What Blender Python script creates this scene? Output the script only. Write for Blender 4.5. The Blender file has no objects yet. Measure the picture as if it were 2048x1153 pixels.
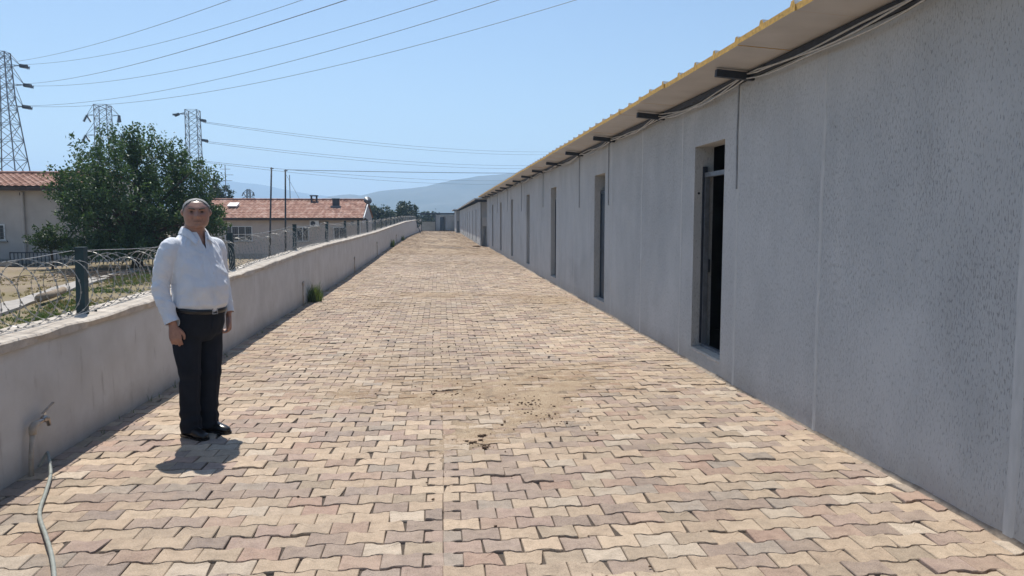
import bpy, bmesh, math, random
import numpy as np
from mathutils import Vector, Matrix

S = bpy.context.scene
COL = S.collection
R = math.radians
random.seed(7)
rng = np.random.default_rng(7)

# ------------------------------------------------------------------ camera, sky, sun, exposure
F_PX, CAM_H = 1500.0, 1.65
cam_d = bpy.data.cameras.new('camera'); cam = bpy.data.objects.new('camera', cam_d); COL.objects.link(cam)
cam_d.sensor_width = 36.0; cam_d.lens = 36.0 * F_PX / 2048.0
cam_d.clip_start = 0.05; cam_d.clip_end = 20000
PITCH, YAW = math.atan(136.5 / F_PX), math.atan2(144, math.hypot(F_PX, 136.5))
cam.location = (0, 0, CAM_H); cam.rotation_euler = (math.pi / 2 - PITCH, 0, -YAW)
S.camera = cam

SUN_EL, SUN_AZ = R(63.5), R(18.5)           # azimuth: to the left of +Y
world = bpy.data.worlds.new('World'); S.world = world; world.use_nodes = True
wn = world.node_tree; wn.nodes.clear()
sky = wn.nodes.new('ShaderNodeTexSky'); sky.sky_type = 'NISHITA'; sky.sun_disc = False
sky.sun_elevation = SUN_EL; sky.sun_rotation = -SUN_AZ
sky.altitude = 300; sky.air_density = 1.25; sky.dust_density = 0.7; sky.ozone_density = 4.2
bg = wn.nodes.new('ShaderNodeBackground'); bg.inputs['Strength'].default_value = 0.099
wo = wn.nodes.new('ShaderNodeOutputWorld')
wn.links.new(sky.outputs[0], bg.inputs[0]); wn.links.new(bg.outputs[0], wo.inputs[0])

sun_d = bpy.data.lights.new('sun', 'SUN'); sun_d.energy = 5.0; sun_d.angle = R(0.53); sun_d.color = (1.0, 0.95, 0.87)
sun = bpy.data.objects.new('sun', sun_d); COL.objects.link(sun)
to_sun = Vector((-math.sin(SUN_AZ) * math.cos(SUN_EL), math.cos(SUN_AZ) * math.cos(SUN_EL), math.sin(SUN_EL)))
sun.rotation_euler = to_sun.to_track_quat('Z', 'Y').to_euler(); sun.location = (-5, 20, 40)

S.view_settings.view_transform = 'Standard'; S.view_settings.look = 'None'
S.view_settings.exposure = 0.28; S.view_settings.gamma = 1.0; S.view_settings.use_curve_mapping = False
S.render.engine = 'CYCLES'
S.cycles.use_denoising = True
S.cycles.max_bounces = 6; S.cycles.diffuse_bounces = 4; S.cycles.volume_bounces = 2
S.cycles.transparent_max_bounces = 8

# ------------------------------------------------------------------ numpy noise
_T = rng.random((256, 256))
def vnoise(x, y):
    x = np.asarray(x, float); y = np.asarray(y, float)
    xi = np.floor(x).astype(int); yi = np.floor(y).astype(int)
    fx = x - xi; fy = y - yi; fx = fx * fx * (3 - 2 * fx); fy = fy * fy * (3 - 2 * fy)
    a = _T[xi & 255, yi & 255]; b = _T[(xi + 1) & 255, yi & 255]; c = _T[xi & 255, (yi + 1) & 255]; d = _T[(xi + 1) & 255, (yi + 1) & 255]
    return (a * (1 - fx) + b * fx) * (1 - fy) + (c * (1 - fx) + d * fx) * fy
def fbm(x, y, o=4):
    s = 0; a = .5; t = 0
    for k in range(o):
        s = s + a * vnoise(x * 2 ** k + 17.3 * k, y * 2 ** k + 5.1 * k); t += a; a *= .55
    return s / t
def sstep(a, b, x):
    t = np.clip((np.asarray(x, float) - a) / (b - a), 0, 1); return t * t * (3 - 2 * t)

# ------------------------------------------------------------------ materials
def srgb(r, g, b):
    f = lambda c: (c / 255 / 12.92 if c / 255 <= .04045 else ((c / 255 + .055) / 1.055) ** 2.4)
    return (f(r), f(g), f(b))
class NT:
    def __init__(self, name):
        self.m = bpy.data.materials.new(name); self.m.use_nodes = True
        self.t = self.m.node_tree; self.b = self.t.nodes['Principled BSDF']; self._pos = None
    def n(self, ty, **kw):
        o = self.t.nodes.new(ty)
        for k, v in kw.items():
            if k.startswith('i_'):
                o.inputs[int(k[2:]) if k[2:].isdigit() else k[2:]].default_value = v
            else: setattr(o, k, v)
        return o
    def l(self, a, b): self.t.links.new(a, b)
    def pos(self, scale=(1, 1, 1), local=False):
        if local: src = self.n('ShaderNodeTexCoord').outputs['Object']
        else: src = self.n('ShaderNodeNewGeometry').outputs['Position']
        m = self.n('ShaderNodeMapping'); m.inputs['Scale'].default_value = scale
        self.l(src, m.inputs[0]); return m.outputs[0]
    def noise(self, vec, scale, detail=4, rough=.55, dist=0):
        o = self.n('ShaderNodeTexNoise'); o.inputs['Scale'].default_value = scale; o.inputs['Detail'].default_value = detail
        o.inputs['Roughness'].default_value = rough; o.inputs['Distortion'].default_value = dist
        self.l(vec, o.inputs['Vector']); return o.outputs['Fac']
    def ramp(self, fac, stops):
        o = self.n('ShaderNodeValToRGB'); e = o.color_ramp.elements
        while len(e) < len(stops): e.new(.5)
        for i, (p, c) in enumerate(stops):
            e[i].position = p; e[i].color = (c, c, c, 1) if not hasattr(c, '__len__') else (*c, 1)
        self.l(fac, o.inputs[0]); return o.outputs[0]
    def mix(self, fac, a, b, mode='MIX'):
        o = self.n('ShaderNodeMix', data_type='RGBA', blend_type=mode)
        for s, v in ((0, fac), (6, a), (7, b)):
            if hasattr(v, 'node'): self.l(v, o.inputs[s])
            elif s == 0: o.inputs[0].default_value = v
            else: o.inputs[s].default_value = (*v, 1)
        return o.outputs[2]
    def math(self, op, a, b):
        o = self.n('ShaderNodeMath', operation=op)
        for i, v in ((0, a), (1, b)):
            if hasattr(v, 'node'): self.l(v, o.inputs[i])
            else: o.inputs[i].default_value = v
        return o.outputs[0]
    def bump(self, h, strength=.3, dist=.01):
        o = self.n('ShaderNodeBump'); o.inputs['Strength'].default_value = strength; o.inputs['Distance'].default_value = dist
        self.l(h, o.inputs['Height']); self.l(o.outputs[0], self.b.inputs['Normal'])
    def col(self, c):
        if hasattr(c, 'node'): self.l(c, self.b.inputs['Base Color'])
        else: self.b.inputs['Base Color'].default_value = (*c, 1)
        return self
    def set(self, **kw):
        for k, v in kw.items(): self.b.inputs[k.replace('_', ' ')].default_value = v
        return self
M = {}
def simple(name, c, rough=.7, metal=0, var=.25, scale=8, bump=0, bscale=60):
    t = NT(name); p = t.pos()
    n = t.noise(p, scale, 5)
    d = tuple(x * (1 - var) for x in c); u = tuple(min(1, x * (1 + var * .6)) for x in c)
    t.col(t.ramp(n, [(.3, d), (.7, u)])); t.set(Roughness=rough, Metallic=metal)
    if bump: t.bump(t.noise(p, bscale, 4), bump, .01)
    M[name] = t.m; return t.m

def mk_materials():
    # pavers: colour attribute per paver, grain, dusty sand film
    t = NT('paver'); p = t.pos()
    a = t.n('ShaderNodeAttribute', attribute_name='Col')
    g = t.noise(p, 160, 3, .7); g2 = t.noise(p, 14, 5, .65)
    c = t.mix(1.0, a.outputs['Color'], t.ramp(g, [(.25, .66), (.5, 1.0), (.78, 1.22)]), 'MULTIPLY')
    c = t.mix(1.0, c, t.ramp(g2, [(.25, .72), (.55, 1.0), (.8, 1.14)]), 'MULTIPLY')
    spots = t.ramp(t.noise(p, 75, 2, .5), [(.66, 0.0), (.72, 1.0)])
    c = t.mix(t.math('MULTIPLY', spots, .45), c, (.12, .09, .065))
    dust = t.math('MULTIPLY', t.ramp(t.math('ADD', t.noise(p, 5.5, 7, .75), t.math('MULTIPLY', t.math('SUBTRACT', g, .5), .35)), [(.44, 0.0), (.60, 1.0)]), a.outputs['Alpha'])
    c = t.mix(dust, c, t.ramp(g, [(.3, (.37, .285, .205)), (.7, (.53, .43, .325))]))
    smear = t.math('MULTIPLY', t.ramp(t.math('ADD', t.math('ADD', t.noise(t.pos((1, 2.6, 1)), 2.3, 8, .8, .6), t.math('MULTIPLY', a.outputs['Alpha'], .30)), t.math('MULTIPLY', t.math('SUBTRACT', t.noise(p, 60, 4, .7), .5), .45)), [(.66, 0.0), (.82, 1.0)]), t.math('ADD', t.math('MULTIPLY', a.outputs['Alpha'], .6), .4))
    c = t.mix(t.math('MULTIPLY', smear, .85), c, t.ramp(g, [(.3, (.165, .105, .060)), (.7, (.31, .215, .128))]))
    t.col(c); t.set(Roughness=.93); t.b.inputs['Specular IOR Level'].default_value = .2
    t.bump(t.mix(.5, g, g2), .75, .006); M['paver'] = t.m
    # sand in the joints and in drifts
    t = NT('sand'); p = t.pos(); g = t.noise(p, 90, 5, .7)
    c = t.ramp(t.noise(p, 3.5, 6, .65), [(.3, (.31, .225, .145)), (.7, (.46, .36, .245))])
    c = t.mix(t.ramp(g, [(.48, 0.0), (.62, .8)]), c, (.19, .12, .068)); c = t.mix(t.ramp(t.noise(p, 240, 2, .6), [(.58, 0.0), (.66, .7)]), c, (.09, .055, .035))
    c = t.mix(t.n('ShaderNodeAttribute', attribute_name='Rnd').outputs['Fac'], (.085, .065, .05), c)   # dark soil deep in the joints, pale sand on top
    t.col(c); t.set(Roughness=.97); t.bump(g, .8, .01); M['sand'] = t.m
    # dashed plaster of the long wall: light grey paint, vertical pits
    t = NT('plaster_dash'); p = t.pos((1, 1, .24))
    fine = t.noise(p, 135, 2, .55)
    big = t.noise(t.pos((1, 1, .8)), .9, 4, .6)
    thr = t.math('ADD', fine, t.math('MULTIPLY', t.math('SUBTRACT', big, .5), .22))
    pit = t.ramp(thr, [(.575, 0.0), (.67, 1.0)])
    base = t.ramp(t.noise(t.pos((1, 1, .5)), 1.7, 6, .6), [(.3, (.365, .378, .38)), (.7, (.45, .46, .455))])
    c = t.mix(t.math('MULTIPLY', pit, .5), base, (.115, .115, .115))
    drip = t.ramp(t.noise(t.pos((1, 1, .10)), 5.5, 6, .7), [(.58, 0.0), (.78, 1.0)])
    c = t.mix(t.math('MULTIPLY', drip, .35), c, (.24, .235, .225))
    patch = t.ramp(t.noise(t.pos(), .55, 3, .5, .4), [(.46, 0.0), (.54, 1.0)])
    c = t.mix(t.math('MULTIPLY', patch, .18), c, (.62, .62, .61))
    # grime near the foot of the wall
    sp = t.n('ShaderNodeSeparateXYZ'); t.l(t.n('ShaderNodeNewGeometry').outputs['Position'], sp.inputs[0])
    low = t.ramp(t.math('ADD', sp.outputs['Z'], t.math('MULTIPLY', t.noise(t.pos(), 6, 5, .7), .35)), [(.12, 1.0), (.42, 0.0)])
    c = t.mix(t.math('MULTIPLY', low, .45), c, (.20, .175, .15))
    t.col(c); t.set(Roughness=.95)
    t.bump(t.math('SUBTRACT', t.noise(p, 45, 4, .6), t.math('MULTIPLY', pit, .8)), .5, .012); M['plaster_dash'] = t.m
    t = NT('plaster_strip'); p = t.pos((1, 1, .25))
    t.col(t.ramp(t.noise(p, 25, 5, .6), [(.3, (.41, .42, .415)), (.7, (.505, .51, .50))])); t.set(Roughness=.95)
    t.bump(t.noise(p, 60, 4), .25, .006); M['plaster_strip'] = t.m
    # painted render of the low boundary wall with stains
    t = NT('render_white'); p = t.pos()
    base = t.ramp(t.noise(p, 2.2, 6, .6), [(.3, (.475, .455, .425)), (.7, (.59, .575, .55))])
    st = t.ramp(t.noise(t.pos((1, 1, .22)), 9, 6, .7), [(.59, 0.0), (.74, 1.0)])
    c = t.mix(t.math('MULTIPLY', st, .5), base, (.22, .19, .16))
    sp = t.n('ShaderNodeSeparateXYZ'); t.l(t.n('ShaderNodeNewGeometry').outputs['Position'], sp.inputs[0])
    low = t.ramp(t.math('ADD', sp.outputs['Z'], t.math('MULTIPLY', t.noise(p, 7, 5, .7), .25)), [(.10, 1.0), (.36, 0.0)])
    c = t.mix(t.math('MULTIPLY', low, .5), c, (.27, .22, .17))
    t.col(c); t.set(Roughness=.93); t.bump(t.noise(p, 30, 6, .7), .25, .01); M['render_white'] = t.m
    t = NT('cement_cap'); p = t.pos()
    t.col(t.ramp(t.noise(p, 6, 7, .7), [(.3, (.33, .28, .23)), (.7, (.60, .54, .46))])); t.set(Roughness=.95)
    t.bump(t.noise(p, 40, 6, .7), .5, .012); M['cement_cap'] = t.m
    simple('sand_fillet', (.30, .245, .19), .97, 0, .4, 14, .6, 60)
    simple('post_paint', (.010, .036, .045), .65, 0, .4, 12)
    simple('razor_steel', (.36, .355, .34), .45, .5, .35, 30)
    simple('steel_dark', (.022, .030, .045), .5, .1, .4, 10)
    simple('frame_steel', (.16, .175, .195), .5, .4, .3, 12)
    simple('door_metal', (.028, .045, .068), .45, .2, .35, 9)
    simple('panel_white', (.47, .46, .445), .55, 0, .12, 3)
    simple('foam_yellow', (.60, .36, .085), .85, 0, .35, 30, .4, 80)
    simple('cable_white', (.46, .455, .44), .6, 0, .2, 20)
    simple('conduit_grey', (.26, .28, .30), .6, 0, .2, 20)
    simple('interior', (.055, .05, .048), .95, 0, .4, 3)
    simple('interior_block', (.13, .11, .095), .95, 0, .4, 5)
    simple('pipe_pvc', (.42, .37, .31), .7, 0, .3, 14)
    simple('brass', (.45, .40, .36), .3, .9, .3, 30)
    simple('steel_shiny', (.55, .56, .58), .25, .9, .2, 30)
    simple('hose_green', (.26, .275, .245), .6, 0, .2, 20)
    simple('house_wall', (.54, .48, .43), .95, 0, .12, 2, .2, 40)
    simple('house_wall_two', (.53, .45, .40), .95, 0, .12, 2, .2, 40)
    simple('white_frame', (.70, .70, .69), .5, 0, .08, 6)
    simple('gutter_brown', (.075, .05, .04), .7, 0, .3, 6)
    simple('chimney_dark', (.05, .055, .065), .7, 0, .3, 8)
    simple('lattice', (.17, .185, .21), .6, .3, .3, 3)
    simple('insulator', (.022, .025, .035), .4, 0, .3, 3)
    simple('wire', (.16, .175, .20), .6, .3, .2, 1)
    simple('bark', (.085, .062, .045), .95, 0, .4, 12, .5, 30)
    simple('log_wood', (.26, .20, .14), .9, 0, .3, 10, .4, 40)
    simple('concrete', (.36, .33, .295), .95, 0, .25, 3, .3, 30)
    simple('rubble', (.30, .20, .14), .95, 0, .5, 6, .4, 40)
    simple('dung', (.13, .082, .05), .95, 0, .4, 40)
    t = NT('glass_dark'); t.col((.03, .045, .06)); t.set(Roughness=.12); M['glass_dark'] = t.m
    # roof tiles
    t = NT('roof_tile'); p = t.pos()
    br = t.noise(t.pos((4.5, 1, 3.3)), 1.0, 1, .5)
    c = t.ramp(br, [(.3, (.22, .10, .068)), (.5, (.31, .16, .112)), (.7, (.42, .265, .21))])
    c = t.mix(t.ramp(t.noise(p, 1.1, 5, .6), [(.5, 0.0), (.75, .5)]), c, (.26, .17, .13))
    t.col(c); t.set(Roughness=.9); M['roof_tile'] = t.m
    # leaves
    for nm, a, b, tr in (('leaf_tree', (.020, .050, .028), (.095, .155, .062), .25), ('leaf_bush', (.02, .045, .018), (.06, .10, .03), .25),
                         ('leaf_far', (.02, .042, .028), (.05, .085, .04), .1), ('grass_green', (.05, .085, .028), (.11, .15, .055), .25),
                         ('grass_dry', (.15, .115, .05), (.26, .20, .095), .25), ('weed', (.05, .085, .03), (.12, .16, .06), .3)):
        t = NT(nm); a_ = t.n('ShaderNodeAttribute', attribute_name='Rnd')
        c = t.ramp(a_.outputs['Fac'], [(0.0, a), (1.0, b)])
        t.col(c); t.set(Roughness=.5); t.b.inputs['Specular IOR Level'].default_value = .4
        tl = t.n('ShaderNodeBsdfTranslucent'); t.l(t.mix(1.0, c, (1.5, 1.6, .7), 'MULTIPLY'), tl.inputs[0])
        ms = t.n('ShaderNodeMixShader'); ms.inputs[0].default_value = tr
        t.l(t.b.outputs[0], ms.inputs[1]); t.l(tl.outputs[0], ms.inputs[2])
        t.l(ms.outputs[0], t.t.nodes['Material Output'].inputs[0]); M[nm] = t.m
    # terrain
    t = NT('earth'); p = t.pos()
    c = t.ramp(t.noise(p, .55, 7, .65), [(.30, (.165, .125, .085)), (.5, (.235, .18, .122)), (.72, (.29, .23, .16))])
    c = t.mix(t.ramp(t.noise(p, .22, 5, .6), [(.47, 0.0), (.60, .85)]), c, (.185, .15, .068))
    c = t.mix(t.ramp(t.noise(p, 6, 5, .7), [(.55, 0.0), (.8, .5)]), c, (.17, .12, .08))
    t.col(c); t.set(Roughness=.97); t.bump(t.noise(p, 9, 6, .7), .6, .06); M['earth'] = t.m
    t = NT('mountain'); p = t.pos()
    t.col(t.ramp(t.noise(p, .012, 8, .65), [(.3, (.035, .05, .035)), (.7, (.10, .10, .075))])); t.set(Roughness=1); M['mountain'] = t.m
    # man
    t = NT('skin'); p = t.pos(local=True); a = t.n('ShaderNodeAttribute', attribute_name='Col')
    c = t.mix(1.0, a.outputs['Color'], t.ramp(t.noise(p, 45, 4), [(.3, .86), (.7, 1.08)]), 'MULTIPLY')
    t.col(c); t.set(Roughness=.42); t.b.inputs['Subsurface Weight'].default_value = .03; t.b.inputs['Subsurface Radius'].default_value = (.01, .004, .002)
    t.bump(t.noise(p, 140, 3), .15, .002); M['skin'] = t.m
    t = NT('shirt'); p = t.pos(local=True)
    t.col(t.ramp(t.noise(p, 12, 3), [(.3, (.63, .655, .70)), (.7, (.70, .72, .76))])); t.set(Roughness=.85); t.b.inputs['Sheen Weight'].default_value = .1
    t.bump(t.noise(t.pos((1, 1, .45), True), 12, 2, .5, .8), .7, .025); M['shirt'] = t.m
    t = NT('trousers'); p = t.pos(local=True)
    t.col(t.ramp(t.noise(p, 9, 4), [(.3, (.0095, .012, .018)), (.7, (.015, .0185, .027))])); t.set(Roughness=.9); t.b.inputs['Specular IOR Level'].default_value = .25
    t.bump(t.noise(t.pos((1, 1, .3), True), 9, 3, .5, .5), .5, .02); M['trousers'] = t.m
    t = NT('leather'); t.col((.012, .011, .011)); t.set(Roughness=.28); M['leather'] = t.m
    t = NT('hair'); p = t.pos(local=True)
    t.col(t.ramp(t.noise(p, 160, 3), [(.3, (.12, .117, .114)), (.7, (.30, .295, .29))])); t.set(Roughness=.65); t.bump(t.noise(p, 220, 2), .5, .004); M['hair'] = t.m
    t = NT('brow'); t.col((.055, .045, .04)); t.set(Roughness=.8); M['brow'] = t.m
    t = NT('eye'); t.col((.05, .04, .036)); t.set(Roughness=.2); M['eye'] = t.m
mk_materials()

# ------------------------------------------------------------------ mesh helpers
class MB:
    def __init__(self): self.v = []; self.f = []; self.mi = []; self.cur = 0
    def add(self, vs, fs):
        o = len(self.v); self.v += [tuple(p) for p in vs]
        for f in fs: self.f.append(tuple(i + o for i in f)); self.mi.append(self.cur)
        return self
    def box(self, x0, x1, y0, y1, z0, z1):
        vs = [(x, y, z) for z in (z0, z1) for y in (y0, y1) for x in (x0, x1)]
        return self.add(vs, [(0, 2, 3, 1), (4, 5, 7, 6), (0, 1, 5, 4), (2, 6, 7, 3), (0, 4, 6, 2), (1, 3, 7, 5)])
    def bar(self, a, b, w, h=None, up=(0, 0, 1)):
        h = h or w; a = Vector(a); b = Vector(b); d = (b - a).normalized(); u = Vector(up)
        if abs(d.dot(u)) > .98: u = Vector((1, 0, 0))
        s = d.cross(u).normalized() * w / 2; u = s.cross(d).normalized() * h / 2
        vs = [p + e for p in (a, b) for e in (-s - u, s - u, s + u, -s + u)]
        return self.add(vs, [(3, 2, 1, 0), (4, 5, 6, 7), (0, 1, 5, 4), (1, 2, 6, 5), (2, 3, 7, 6), (3, 0, 4, 7)])
    def tube(self, pts, r, n=8, cap=True):
        pts = [Vector(p) for p in pts]; rs = r if hasattr(r, '__len__') else [r] * len(pts)
        vs = []; prev = None
        for i, p in enumerate(pts):
            d = (pts[min(i + 1, len(pts) - 1)] - pts[max(i - 1, 0)]).normalized()
            if prev is None:
                u = Vector((0, 0, 1)) if abs(d.z) < .9 else Vector((1, 0, 0))
                s = d.cross(u).normalized()
            else:
                s = (prev - d * prev.dot(d)).normalized()
            prev = s; t = d.cross(s)
            for k in range(n):
                a = 2 * math.pi * k / n; vs.append(p + (s * math.cos(a) + t * math.sin(a)) * rs[i])
        fs = [(i * n + k, i * n + (k + 1) % n, (i + 1) * n + (k + 1) % n, (i + 1) * n + k) for i in range(len(pts) - 1) for k in range(n)]
        if cap: fs += [tuple(range(n - 1, -1, -1)), tuple(range((len(pts) - 1) * n, len(pts) * n))]
        return self.add(vs, fs)
    def rings(self, rings, cap=True):
        n = len(rings[0]); vs = [p for r in rings for p in r]
        fs = [(i * n + k, i * n + (k + 1) % n, (i + 1) * n + (k + 1) % n, (i + 1) * n + k) for i in range(len(rings) - 1) for k in range(n)]
        if cap: fs += [tuple(range(n - 1, -1, -1)), tuple(range((len(rings) - 1) * n, len(rings) * n))]
        return self.add(vs, fs)
    def grid(self, P):            # P: array (a,b,3)
        a, b = P.shape[:2]
        return self.add(P.reshape(-1, 3).tolist(), [(i * b + j, (i + 1) * b + j, (i + 1) * b + j + 1, i * b + j + 1) for i in range(a - 1) for j in range(b - 1)])
    def blob(self, c, r, n=8, m=6, jit=.0):
        rg = []
        for i in range(1, m):
            th = math.pi * i / m
            rg.append([(c[0] + r[0] * math.sin(th) * math.cos(2 * math.pi * k / n) * (1 + random.uniform(-jit, jit)),
                        c[1] + r[1] * math.sin(th) * math.sin(2 * math.pi * k / n) * (1 + random.uniform(-jit, jit)),
                        c[2] - r[2] * math.cos(th) * (1 + random.uniform(-jit, jit))) for k in range(n)])
        return self.rings(rg)
    def mesh(self, name, mats):
        me = bpy.data.meshes.new(name); me.from_pydata(self.v, [], self.f); 
        mats = mats if isinstance(mats, (list, tuple)) else [mats]
        for m in mats: me.materials.append(M[m])
        if len(mats) > 1: me.polygons.foreach_set('material_index', self.mi)
        me.update(); return me
    def build(self, name, mats, parent=None, smooth=False):
        me = self.mesh(name, mats)
        if smooth: me.polygons.foreach_set('use_smooth', [True] * len(me.polygons))
        return link(name, me, parent)
def link(name, me, parent=None):
    o = bpy.data.objects.new(name, me); COL.objects.link(o)
    if parent: o.parent = parent
    return o
def tag(o, label, cat, group=None):
    o['label'] = label; o['category'] = cat
    if group: o['group'] = group
    return o
def empty(name, loc=(0, 0, 0), rz=0):
    o = bpy.data.objects.new(name, None); COL.objects.link(o); o.location = loc; o.rotation_euler = (0, 0, rz); o.empty_display_size = .2
    return o
def thing(name, label, cat, loc=(0, 0, 0), rz=0, group=None): return tag(empty(name, loc, rz), label, cat, group)
def npmesh(name, V, quads, mat, smooth=False):
    me = bpy.data.meshes.new(name); V = np.asarray(V, np.float32); quads = np.asarray(quads, np.int32)
    me.vertices.add(len(V)); me.vertices.foreach_set('co', V.ravel())
    k = quads.shape[1]; me.loops.add(quads.size); me.loops.foreach_set('vertex_index', quads.ravel())
    me.polygons.add(len(quads)); me.polygons.foreach_set('loop_start', np.arange(0, quads.size, k, dtype=np.int32))
    me.polygons.foreach_set('loop_total', np.full(len(quads), k, np.int32))
    me.polygons.foreach_set('use_smooth', np.full(len(quads), bool(smooth)))
    me.materials.append(M[mat]); me.update(calc_edges=True); me.validate(); return me
def gridmesh(name, X, Y, Z, mat, smooth=True):
    a, b = X.shape; i = np.arange(a * b).reshape(a, b)
    q = np.stack([i[:-1, :-1], i[1:, :-1], i[1:, 1:], i[:-1, 1:]], -1).reshape(-1, 4)
    return npmesh(name, np.stack([X, Y, Z], -1).reshape(-1, 3), q, mat, smooth)
ORD = ['first', 'second', 'third', 'fourth', 'fifth', 'sixth', 'seventh', 'eighth', 'ninth', 'tenth', 'eleventh', 'twelfth', 'thirteenth', 'fourteenth',
       'fifteenth', 'sixteenth', 'seventeenth', 'eighteenth', 'nineteenth', 'twentieth', 'twenty-first', 'twenty-second', 'twenty-third', 'twenty-fourth',
       'twenty-fifth', 'twenty-sixth', 'twenty-seventh', 'twenty-eighth', 'twenty-ninth', 'thirtieth']

# ------------------------------------------------------------------ layout
XL, XR, XC = -2.68, 2.89, 2.40        # left wall face, right wall face, eave edge
YEND = 109.0
_by = [-10, 20, 31.6, 45, 60, 80, 98, 130]; _bz = [0, 0, .10, .24, .28, .2, .1, 0]
def gz(x, y):
    w = np.clip((XR - np.asarray(x, float)) / (XR - XL), 0, 1)
    return np.interp(y, _by, _bz) * w + (fbm(np.asarray(x) * .5 + 9, np.asarray(y) * .5, 2) - .5) * .035
def walltop(y): return np.interp(y, [-5, 6.3, 10.75, 14, 17.7, 23, 32, 45, 60, 98, 115], [.84, .845, .885, .955, 1.015, 1.03, 1.09, 1.26, 1.45, 1.63, 1.65])
def yard(x, y):
    z = .12 - .84 * sstep(27, 46, y) + (fbm(np.asarray(x) * .35, np.asarray(y) * .35, 4) - .5) * .18
    return z

# ground sheet, reaching the hills
def ground():
    xs = np.concatenate([-np.geomspace(3300, 45, 26), np.linspace(-42, -3.02, 118), [-2.95, -2.9, 0, 3, 12, 14], np.geomspace(20, 3300, 24)])
    ys = np.concatenate([-np.geomspace(300, 12, 10), np.linspace(-10, 60, 150), np.geomspace(62, 3600, 50)])
    X, Y = np.meshgrid(xs, ys, indexing='ij')
    Z = np.where(X < -2.98, yard(X, Y), -.2)
    far = sstep(60, 140, np.maximum(Y, np.abs(X))); Z = np.where(X < -2.98, Z, -.2) * (1 - far) + far * (-2.2)
    o = link('ground', gridmesh('ground', X, Y, Z, 'earth')); o['kind'] = 'structure'
ground()

# ------------------------------------------------------------------ pavement
L, P, A_ = .2, .14, .0100
def sand_amt(x, y):
    x = np.asarray(x, float); y = np.asarray(y, float)
    s = 0
    for cx, cy, sx, sy, w in ((.75, 6.7, .95, .9, 1.2), (.2, 5.55, .35, .45, .9), (.1, 7.2, 1.9, .6, .9), (1.6, 8.0, .8, .8, .7), (-.6, 8.6, 1.0, .6, .6),
                              (0, 11.5, 1.6, 1.2, .25), (-1.2, 14.7, .9, .7, .7), (.1, 16.6, 1.9, .8, .9), (2.1, 15.2, .7, .9, 1.1), (-.3, 28, 2.2, 1.2, .7), (.6, 13.2, .5, .5, .4),
                              (-1.9, 10.0, .5, .8, .4), (0, 24, 1.5, 1.4, .35), (0, 38, 3, 3.2, 1.7), (0, 48, 3, 4.5, 1.3), (0, 58, 3, 5, 1.3), (0, 70, 3, 9, 1.2), (0, 92, 3, 12, 1.1)):
        s = s + w * np.exp(-((x - cx) / sx) ** 2 - ((y - cy) / sy) ** 2)
    n = fbm(x * 2.3 + 3, y * 1.9, 4)
    return np.clip(s * (.35 + 1.5 * (n - .3)), 0, 1.4)
PAL = np.array([srgb(208, 186, 156), srgb(214, 194, 164), srgb(200, 178, 150), srgb(196, 178, 152), srgb(168, 150, 138), srgb(160, 144, 134), srgb(172, 148, 138),
                srgb(184, 156, 138), srgb(154, 142, 136), srgb(176, 162, 138), srgb(166, 160, 150), srgb(180, 146, 130), srgb(216, 204, 182)]) * .73
PAL = PAL * .74 + PAL.mean(0) * .26
PAL = PAL * np.array([1.02, .97, .945])
PAL = PAL * .87 + PAL.mean(1, keepdims=True) * .13
PW = np.array([14, 12, 10, 8, 9, 8, 8, 6, 5, 6, 4, 4, 6.]); PW /= PW.sum()
def outline(h0, h1, gap, detail):
    """dog-bone outline between local x=h0..h1 (full brick -L/2..L/2), counter-clockwise"""
    def d(x):
        return A_ * float(np.clip(-1.9 * math.cos(2 * math.pi * x / L), -1, 1))
    xs = [x for x in ((-.092, -.080, -.066, -.058, -.050, -.042, -.034, -.015, .015, .034, .042, .050, .058, .066, .080, .092) if detail else (-.098, -.064, -.036, .036, .064, .098)) if h0 < x < h1]
    xs = [h0 + gap] + [x for x in xs if h0 + gap + .002 < x < h1 - gap - .002] + [h1 - gap]
    top = [(x, P / 2 + d(x) - gap) for x in xs]
    bot = [(x, -P / 2 - d(x) + gap) for x in xs]
    return np.array(bot + top[::-1])
def template(h0, h1, detail):
    o = outline(h0, h1, .0018, detail); n = len(o); c = o.mean(0)
    if detail:
        d = o - c; ins = o - np.sign(d) * np.array([.0035, .0035])
        V = np.concatenate([np.c_[o, np.full(n, -.045)], np.c_[o, np.full(n, -.0038)], np.c_[ins, np.zeros(n)], [[c[0], c[1], 0.0006]]])
        Fq = [(r * n + k, r * n + (k + 1) % n, (r + 1) * n + (k + 1) % n, (r + 1) * n + k) for r in (0, 1) for k in range(n)]
        Ft = [(2 * n + k, 2 * n + (k + 1) % n, 3 * n) for k in range(n)]
    else:
        V = np.concatenate([np.c_[o, np.full(n, -.03)], np.c_[o, np.full(n, -.001)], [[c[0], c[1], 0.0]]])
        Fq = [(k, (k + 1) % n, n + (k + 1) % n, n + k) for k in range(n)]
        Ft = [(n + k, n + (k + 1) % n, 2 * n) for k in range(n)]
    return V, np.array([f for f in Fq], int), np.array(Ft, int), n
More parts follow.
